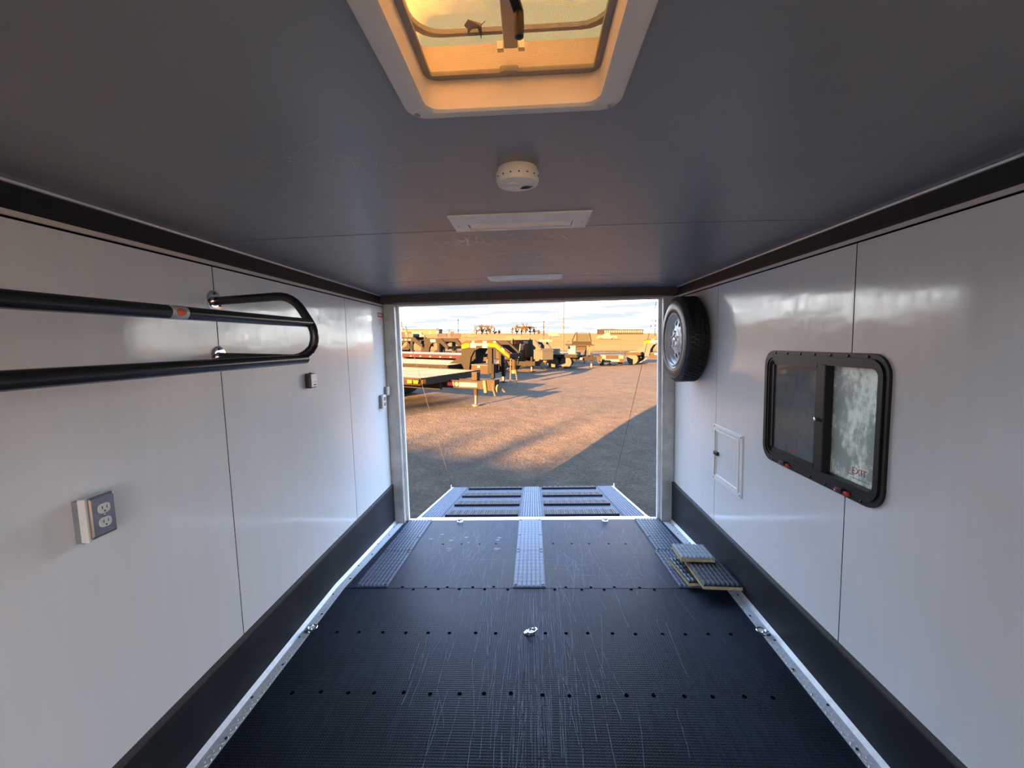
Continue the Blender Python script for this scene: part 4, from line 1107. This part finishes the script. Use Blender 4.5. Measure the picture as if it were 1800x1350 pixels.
C_ = thing('deck_trailer', 'long grey decked trailer with dotted maroon side rail, beyond the striped gooseneck', 'trailer', mat=yard(-2.6, 21.1, -24.6))
deck(C_, 7.6, 2.0, .80, 11, M_maroon, M_greywood); tag_tongue(C_, .80, .45, False); add_wheels(C_, (-4.0, -4.9), (-.8, .8), .33, .3)

T5 = thing('gooseneck_trailer', 'plain dark gooseneck trailer with narrow legs in front of the raised ramps', 'trailer', mat=yard(-5.75, 25.2, -38))
gooseneck(T5, 1.54, M_tblack, False, .7, False, .55); deck(T5, 1.3, 1.6, .70, 8, M_tblack, M_greywood); add_wheels(T5, (-.75,), (-.6, .6), .33, .3)
build(MB().box(.55, 1.0, -.62, -.60, 1.33, 1.48), 'white_decal', M_wtape, T5, smooth=False)
T4 = thing('gooseneck_trailer', 'dark gooseneck trailer with a grey tank on its neck, next to the left post', 'trailer', mat=yard(-8.55, 28.5, -20))
gooseneck(T4, 1.56, M_tblack, False, .7, False, .6); deck(T4, 2.2, 2.5, .70, 12, M_tblack, M_greywood); add_wheels(T4, (-1.2,), (-1, 1), .33, .4)
build(MB().prism(rr(.30, .11, .08, 4), -.35, .35, lambda a, b_, c: (.85+a, c, 1.67+b_)), 'tank', M_tgrey, T4)
for k in range(3): build(MB().box(.40+.30*k, .58+.30*k, -.665, -.655, 1.36, 1.46), 'white_decal', M_wtape, T4, smooth=False)

# equipment trailer with its loading ramps folded upright
T6 = thing('equipment_trailer', 'equipment trailer with two ladder ramps folded upright, far left by the fence', 'trailer', mat=yard(-5.5, 29.6, 98))
deck(T6, 2.2, 1.6, .70, 8, M_tblack, M_greywood); add_wheels(T6, (-1.2,), (-.6, .6), .33, .24)
for y in (-.42, .42):
    rmp = build(MB().box(-2.28, -2.22, y-.31, y-.26, .70, 1.80).box(-2.28, -2.22, y+.26, y+.31, .70, 1.80), 'folding_ramp', M_tgrey, T6, smooth=False)
    for k in range(7): build(MB().box(-2.27, -2.23, y-.27, y+.27, .76+k*.115, .80+k*.115), 'rung', M_tblack, rmp, smooth=False)
    build(MB().box(-2.28, -2.22, y-.30, y+.30, 1.58, 1.80), 'ramp_plate', M_carm, rmp, smooth=False)
    build(MB().box(-2.30, -2.28, y-.26, y+.26, 1.48, 1.54), 'red_strip', M_otape, rmp, smooth=False)
tag_tongue(T6, .70)

# dump trailer
T7 = thing('dump_trailer', 'brown dump trailer with high box walls beside the striped gooseneck nose', 'trailer', mat=yard(-.5, 21.2, -30))
for s in (-1, 1):
    sw = build(MB().box(-1.2, 0, s*.78-.03, s*.78+.03, .62, 1.50), 'side_wall', M_tbrown, T7, smooth=False)
    for k in range(3): build(MB().box(-1.05+k*.42, -.97+k*.42, s*.82-.03, s*.82+.03, .62, 1.50), 'rib', M_tblack, sw, smooth=False)
    build(MB().box(-1.2, .02, s*.78-.05, s*.78+.05, 1.50, 1.57), 'top_rail', M_tgrey, sw, smooth=False)
build(MB().box(-.05, 0, -.78, .78, .62, 1.50), 'front_wall', M_tbrown, T7, smooth=False)
build(MB().box(-1.2, 0, -.78, .78, .58, .66), 'box_floor', M_tblack, T7, smooth=False)
build(MB().box(-1.2, -1.14, -.78, .78, .62, 1.45), 'tailgate', M_tblack, T7, smooth=False)
for a, b_ in ((-.62, -.25), (.20, .60)): build(MB().box(.0, .012, a, b_, 1.32, 1.45), 'reflective_tape', M_otape if a < 0 else M_wtape, T7, smooth=False)
build(MB().box(.001, .03, -.2, .15, 1.02, 1.30), 'control_cover', M_black, T7, smooth=False)
for y in (-.30, .35): build(MB().bar((.03, y, .66), (.03, y*.5, 1.32), .05, .05), 'front_brace', M_otape if y > 0 else M_chain, T7, smooth=False)
build(MB().box(-.06, .05, -.4, .4, .36, .62), 'pump_box', M_tblack, T7, smooth=False)
add_wheels(T7, (-.75,), (-.62, .62), .29, .22); tag_tongue(T7, .62, 1.0, False)

# grey gooseneck seen from the front
T8 = thing('gooseneck_trailer', 'grey gooseneck trailer facing the opening, with a boxy grey nose and red lights', 'trailer', mat=yard(-.35, 23.4, -58))
gooseneck(T8, 1.50, M_tgrey, False, .7, False, .30); deck(T8, 1.4, 1.4, .70, 7, M_tblack, M_wood); add_wheels(T8, (-.8,), (-.5, .5), .33, .2)
nb = build(MB().box(1.35, 2.15, -.33, .33, .52, .98), 'nose_box', M_tgrey, T8, smooth=False, bevel=.015); build(MB().box(1.33, 2.17, -.35, .35, .95, 1.0), 'nose_lid', M_tgrey, nb, smooth=False)
for y in (-.2, .2): build(MB().box(1.97, 2.03, y-.07, y+.07, 1.53, 1.63), 'red_light', M_red, T8, smooth=False)
build(MB().box(1.92, 2.05, -.33, .33, 1.40, 1.52), 'light_bar', M_wtape, T8, smooth=False)

# long low trailers right of centre
T9 = thing('deck_trailer', 'low tan deck trailer carrying white boxes, right of the grey gooseneck', 'trailer', mat=yard(2.5, 23.5, -10))
deck(T9, 1.85, 1.6, .72, 9, M_tblack, M_wood, True); tag_tongue(T9, .72, 1.1); add_wheels(T9, (-.6, -1.3), (-.6, .6), .31, .2)
T10 = thing('car_hauler', 'car hauler trailer with round fenders, in front of the truck body', 'trailer', mat=yard(2.6, 27.0, -35))
deck(T10, 3.4, 1.7, .62, 9, M_tblack, M_greywood, False); tag_tongue(T10, .62, 1.15); add_wheels(T10, (-2.0, -2.8), (-1.08, 1.08), .33, .24)
for s in (-1, 1):
    P = [(-3.25, .42)]+[(-2.4+.85*math.cos(a), .42+.38*math.sin(a)) for a in [PI-PI*k/10 for k in range(11)]]
    P2 = [(-2.4+.80*math.cos(a), .42+.33*math.sin(a)) for a in [PI*k/10 for k in range(11)]]
    build(MB().prism(P[1:]+P2, s*.95, s*1.22, XZY), 'fender', M_tbrown, T10)
for i, (x, y, hh, w, lb) in enumerate(((2.18, 23.75, .42, .40, 'tall white storage box standing upright on the low tan deck trailer'), (1.35, 23.8, .26, .34, 'short white storage box on the low tan deck trailer, left of the tall one'))):
    wb = thing('storage_box', lb, 'box', group='white boxes on the deck trailer', mat=yard(x, y, -10, .726))
    build(MB().box(-w/2, w/2, -w/2, w/2, 0, hh-.03), 'body', M_wtape, wb, smooth=False, bevel=.015)
    build(MB().box(-w/2-.01, w/2+.01, -w/2-.01, w/2+.01, hh-.03, hh), 'lid', M_wtape, wb, smooth=False, bevel=.008)

# truck body with headache rack
TB = thing('truck_bed', 'flatbed truck body with a slatted black headache rack standing by the fence', 'truck bed', mat=yard(3.72, 33.0, 0))
b = MB().prism([(-.72, .95), (.78, .95), (.72, 1.22), (-.68, 1.22)], -.04, .04, XZY)
hb = build(b, 'headboard', M_tblack, TB, smooth=False)
build(MB().bar((-.70, 0, 1.2), (-.42, 0, 1.90), .10, .07), 'rack_post', M_tblack, TB, smooth=False); build(MB().bar((.74, 0, 1.2), (.58, 0, 1.90), .10, .07), 'rack_post', M_tblack, TB, smooth=False)
build(MB().box(-.45, .61, -.035, .035, 1.84, 1.91), 'rack_top', M_tblack, TB, smooth=False)
build(MB().box(-.38, -.31, -.03, .03, 1.2, 1.86), 'rack_post', M_tblack, TB, smooth=False)
for k in range(6): build(MB().box(-.36, .60, -.015, .015, 1.27+k*.095, 1.315+k*.095), 'rack_slat', M_tblack, TB, smooth=False)
build(MB().box(-1.0, .95, -.1, 2.6, .86, .96), 'bed', M_tbrown, TB, smooth=False)
for x in (-.62, .62):
    for y in (.1, 2.3): build(MB().box(x-.05, x+.05, y-.05, y+.05, 0, .87), 'stand_leg', M_fence, TB, smooth=False)
build(MB().box(-.35, .35, .1, 2.4, .55, .86), 'underframe', M_tbrown, TB, smooth=False)

# utility trailer seen from its back end
T11 = thing('utility_trailer', 'utility trailer with red tail lights and white strip on its back panel', 'trailer', mat=yard(4.75, 25.4, 82))
deck(T11, 1.45, 1.35, .58, 8, M_tbrown, M_wood, False)
T11.matrix_world = yard(4.62, 25.95, 84)
bp = build(MB().box(-1.51, -1.45, -.66, .66, .22, .62), 'back_panel', M_tbrown, T11, smooth=False)
for y in (-.48, .48): build(MB().box(-1.53, -1.51, y-.13, y+.13, .42, .60), 'tail_light', M_red, bp, smooth=False)
build(MB().box(-1.525, -1.51, -.40, .40, .27, .38), 'white_strip', M_wtape, bp, smooth=False)
add_wheels(T11, (-.7,), (-.52, .52), .27, .2); tag_tongue(T11, .58, .75, False)

# right hand gooseneck
T12 = thing('gooseneck_trailer', 'black gooseneck trailer with yellow patch, half hidden behind the spare tyre', 'trailer', mat=yard(6.75, 26.4, -24.6))
gooseneck(T12, 1.50, M_tgrey, True, .7, True, .45); deck(T12, .95, 2.2, .72, 11, M_tbrown, M_wood); add_wheels(T12, (-.5,), (-.9, .9), .33, .3)
chain(T12, (.2, -.5, .38), (-.9, -.9, .40), .30, 16, 'hanging_hose', M_wtape, .03)
sp = thing('upright_spare', 'spare tyre standing upright on the gravel at the right edge of the opening', 'spare tyre', mat=yard(8.55, 28.6, -70))
b = MB(); wheel(b, 0, 0, .36, .36, .24); build(b, 'tyre', M_tyre, sp)
build(MB().lathe([(.20, -.10), (.18, -.07), (.05, -.07), (.05, .07), (.18, .07), (.20, .10)], 16, lambda a, c, hh: (a, hh, .36+c)), 'rim', M_fence, sp)

# unseen bare trees added behind the enclosed trailer to throw shadows across the gravel
for i, (q_, t_) in enumerate(((-4.2, 33), (-6.0, 43), (-9.6, 30), (-12.4, 40), (-17.5, 31))):
    x, y = q_*math.cos(SUN_AZ)-t_*math.sin(SUN_AZ), -q_*math.sin(SUN_AZ)-t_*math.cos(SUN_AZ)
    SHADOW_TREES.append((x, y, i))

# fence
FE = thing('mesh_fence', 'low galvanised mesh fence between the gravel yard and golden field', 'fence', mat=yard(0, 42.6, 0))
pf = None
for k in range(17):
    x = -20+2.6*k
    if pf is None: pf = build(MB().tube([(0, 0, -.05), (0, 0, 1.08)], .03, 8), 'post', M_fence, FE); pf.location = (x, 0, 0)
    else: child(pf, FE, (x, 0, 0))
build(MB().tube([(-20, 0, 1.04), (21.6, 0, 1.04)], .022, 6), 'top_rail', M_fence, FE)
b = MB()
for k in range(9): b.box(-20, 21.6, -.003, .003, .06+k*.115, .066+k*.115)
x = -20
while x < 21.6: b.box(x-.003, x+.003, -.003, .003, .03, 1.03); x += .14
o = build(b, 'wire_mesh', M_fence, FE, smooth=False); o['kind'] = 'stuff'

# light pole, utility poles
lp = thing('light_pole', 'slender pale light pole rising from the fence out of view', 'pole', mat=yard(2.98, 41.6, 0))
build(MB().tube([(0, 0, 0), (.03, 0, 4), (.06, 0, 8)], .075, 10, r2=.05), 'shaft', M_pole, lp); build(MB().box(-.2, .2, -.2, .2, -.02, .10), 'base', M_pole, lp, smooth=False)
build(MB().box(-.1, 1.0, -.12, .12, 7.95, 8.1), 'lamp_head', M_galv, lp, smooth=False)
for x, y, hh, lb in ((-42, 250, 10.0, 'distant utility pole left of the bare orange trees'), (6.9, 250, 10.8, 'distant utility pole just right of the bare orange trees'), (69.5, 250, 11.5, 'distant utility pole at the right end of the dark building')):
    p_ = thing('utility_pole', lb, 'pole', group='distant utility poles', mat=yard(x, y, 0))
    build(MB().tube([(0, 0, 0), (0, 0, hh)], .30, 8, r2=.22), 'shaft', M_upole, p_); build(MB().box(-1.2, 1.2, -.08, .08, hh-.8, hh-.6), 'crossarm', M_upole, p_, smooth=False)

# far buildings and vehicles
bl = thing('long_building', 'long dark flat-roofed building with a row of pale windows on the horizon', 'building', mat=yard(76, 500, 0))
build(MB().box(0, 50, 0, 14, 0, 5.4), 'wall', M_bldg, bl, smooth=False); build(MB().box(-.4, 50.4, -.4, 14.4, 5.4, 5.9), 'roof', M_roofd, bl, smooth=False)
x = 4.0; pw = None
while x < 47:
    if random.random() < .9:
        w_ = random.choice((1.2, 1.6, 2.0)); build(MB().box(x, x+w_, -.12, 0, 2.0, 4.6), 'window', M_pane, bl, smooth=False)
        x += w_+.7
    else: x += 2.4
wh = thing('warehouse', 'long cream warehouse with thin dark roof edge on the left horizon', 'building', mat=yard(-186, 600, 0))
build(MB().box(0, 58, 0, 25, 0, 6.3), 'wall', M_cream, wh, smooth=False); build(MB().box(-.5, 58.5, -.6, 25.5, 6.3, 7.3), 'roof', M_roofd, wh, smooth=False)
for k in range(4): build(MB().box(8+k*12, 12+k*12, -.15, 0, 0, 4.2), 'door', M_pane, wh, smooth=False)
sg = thing('roadside_sign', 'small blue roadside sign on a post at the end of the warehouse', 'sign', mat=yard(-32.4, 150, 0))
build(MB().box(-.5, .5, -.04, .04, 2.5, 3.6), 'board', M_blue, sg, smooth=False); build(MB().box(-.06, .06, -.04, .04, 0, 2.5), 'post', M_galv, sg, smooth=False); build(MB().box(-.45, .45, -.05, -.04, 2.1, 2.45), 'lower_board', M_wtape, sg, smooth=False)
ts = thing('tall_sign', 'tall pale grey sign board on a pole beside the left post', 'sign', mat=yard(-90, 300, 0))
build(MB().box(-.9, .9, -.2, .2, 5.6, 9.6), 'board', M_tgrey, ts, smooth=False); build(MB().tube([(0, 0, 0), (0, 0, 5.6)], .2, 8), 'pole', M_galv, ts)
sh = thing('loading_hoist', 'grey hoist frame with box beside the blue roadside sign', 'hoist', mat=yard(-31.2, 165, 0))
build(MB().box(-.25, .25, -.2, .2, 0, 3.3), 'mast', M_tgrey, sh, smooth=False); build(MB().box(-1.1, 1.5, -.1, .1, 3.0, 3.25), 'boom', M_tgrey, sh, smooth=False); build(MB().box(.5, 1.9, -.5, .5, .6, 2.3), 'cabin', M_carm, sh, smooth=False)
def vehicle(name, lab, cat, M_, L, h_, mat, kind):
    t = thing(name, lab, cat, mat=M_)
    w = 1.9
    if kind == 'pickup': P = [(-L/2, .4), (L/2, .4), (L/2, .95), (L*.24, 1.05), (L*.10, h_), (-L*.12, h_), (-L*.15, 1.05), (-L/2, 1.0)]
    else: P = [(-L/2, .4), (L/2, .4), (L/2, 1.0), (L*.36, 1.1), (L*.26, h_), (-L*.48, h_), (-L/2, 1.0)]
    build(MB().prism(P, -w/2, w/2, XZY), 'body', mat, t, smooth=False)
    build(MB().box(-L*.1, L*.09, -w/2-.01, -w/2, 1.1, h_-.15), 'side_window', M_black, t, smooth=False)
    add_wheels(t, (-L*.32, L*.32), (-.85, .85), .36, .25)
vehicle('van', 'mauve van parked by a white truck, far off near the left post', 'van', yard(-46.0, 160, 8), 5.2, 2.2, M_carm, 'van')
vehicle('box_truck', 'white box truck standing right of the mauve van, far off', 'truck', yard(-41.2, 158, 4), 4.6, 2.1, M_carw, 'van')
vehicle('pickup', 'tan pickup parked in the field left of the bare orange trees', 'pickup', yard(-22.5, 160, 185), 5.4, 1.85, M_cart, 'pickup')
vehicle('pickup', 'white pickup parked far off in front of the long dark building', 'pickup', yard(20.5, 120, 175), 5.2, 1.8, M_carw, 'pickup')
vehicle('van', 'small white van far off just left of the light pole', 'van', yard(10.2, 200, 0), 5.0, 2.1, M_carw, 'van')
# container beyond the dump trailer
ct = thing('field_container', 'low brown container standing in the field behind the dump trailer', 'container', mat=yard(-3.2, 70, 0))
build(MB().box(-.9, 1.6, -.8, .8, .45, 1.55), 'body', M_cart, ct, smooth=False); build(MB().box(-.95, 1.65, -.85, .85, 1.5, 1.62), 'lid', M_carm, ct, smooth=False)
for x in (-.7, 1.4): build(MB().box(x-.1, x+.1, -.7, .7, 0, .45), 'skid', M_tblack, ct, smooth=False)

# bare trees
def tree(name, lab, M_, H, spread, group, seed, mat=M_twig, lean=0, n1=9, n2=7, n3=5, tr=.019, zlo=.12, zhi=.70):
    rnd = random.Random(seed)
    t = thing(name, lab, 'tree', group=group, mat=M_)
    tb_ = MB(); pts = [(0, 0, -.1), (rnd.uniform(-.1, .1), 0, H*.3), (rnd.uniform(-.3, .3), 0, H*.75)]
    tb_.tube(pts, H*tr*1.6, 6, r2=H*tr*.7); build(tb_, 'trunk', mat, t)
    br = MB()
    def limb(p, d, L, r, lev):
        e_ = p+d*L; mid = (p+e_)/2+Vector((rnd.uniform(-.08, .08)*L, rnd.uniform(-.08, .08)*L, .04*L))
        br.tube([p, mid, e_], r, 4, cap=False, r2=r*.45)
        if lev == 0: return
        for _ in range(n2 if lev == 2 else n3):
            q = p+(e_-p)*rnd.uniform(.3, 1)
            dd = (d+Vector((rnd.uniform(-.7, .7), rnd.uniform(-.7, .7), rnd.uniform(-.1, .6)))).normalized()
            limb(q, dd, L*rnd.uniform(.35, .6), r*.5, lev-1)
    for k in range(n1):
        z = H*rnd.uniform(zlo, zhi); a = rnd.uniform(0, 2*PI)
        d = Vector((math.cos(a)*spread, math.sin(a)*spread, rnd.uniform(.5, 1.2))).normalized()
        limb(Vector((0, 0, z)), d, H*rnd.uniform(.22, .42)*(1.1-z/H*.5), H*tr*.55, 2)
    build(br, 'branches', mat, t)
    return t
tx = [(-50.5, 9.5), (-46.5, 11.5), (-42.6, 11.2), (-38.4, 10.0), (-34.6, 8.4), (-31, 6.6)]
for i, (x, H) in enumerate(tx):
    tree('bare_tree', 'bare orange tree in the left clump on the horizon, '+['first','second','third','fourth','fifth','last'][i]+' from its left end', yard(x, 400+9*(i % 3), i*50), H, .85, 'bare trees, left clump', 11+i, n1=44, n2=8, tr=.022, zlo=.0, zhi=.58)
tx = [(-17.5, 8.5), (-13.6, 10.5), (-9.6, 10.8), (-5.4, 11.5), (-1.2, 10.6), (2.8, 8.2), (6.2, 6.0)]
for i, (x, H) in enumerate(tx):
    tree('bare_tree', 'bare orange tree in the right clump on the horizon, '+['first','second','third','fourth','fifth','sixth','last'][i]+' from its left end', yard(x, 400+9*(i % 3), i*40), H, .7, 'bare trees, right clump', 31+i, n1=40, n2=8, tr=.022, zlo=.0, zhi=.58)
for x, y, i in SHADOW_TREES:
    tree('bare_tree', 'bare tree added out of view behind the enclosed trailer for its shadow', yard(x, y, i*70), 8.6, .55, 'added bare trees behind the camera', 61+i, n1=16, n2=7, tr=.020)
# tall box trailer added out of view to shade the gravel by the ramp
q_, t_ = -7.3, 20.6
ex, ey = -1.0+(q_+4.2)*math.cos(SUN_AZ)-t_*math.sin(SUN_AZ), 5.35-(q_+4.2)*math.sin(SUN_AZ)-t_*math.cos(SUN_AZ)
EB = thing('shade_box_trailer', 'tall white box trailer added out of view to shade the gravel by the ramp', 'trailer', mat=yard(ex, ey, -math.degrees(SUN_AZ)))
build(MB().box(-4.0, 4.0, -1.25, 1.25, 1.0, 4.0), 'body', M_carw, EB, smooth=False); build(MB().box(-4.0, 4.0, -.5, .5, .75, 1.0), 'chassis', M_tblack, EB, smooth=False)
add_wheels(EB, (-2.8, -1.7, 2.9), (-1.0, 1.0), .5, .3)
BT = thing('box_truck', 'box truck added out of view to block low sun at the front opening', 'truck', mat=yard(-3.6, -7.6, -math.degrees(SUN_AZ)))  # unseen truck added to keep most low sun out of the front opening
build(MB().box(-3.2, .69, -1.2, 1.2, .7, 3.55), 'body', M_carw, BT, smooth=False); build(MB().box(-3.2, .69, -.5, .5, .3, .7), 'chassis', M_tblack, BT, smooth=False)
add_wheels(BT, (-2.5, -.2), (-1.0, 1.0), .5, .3)
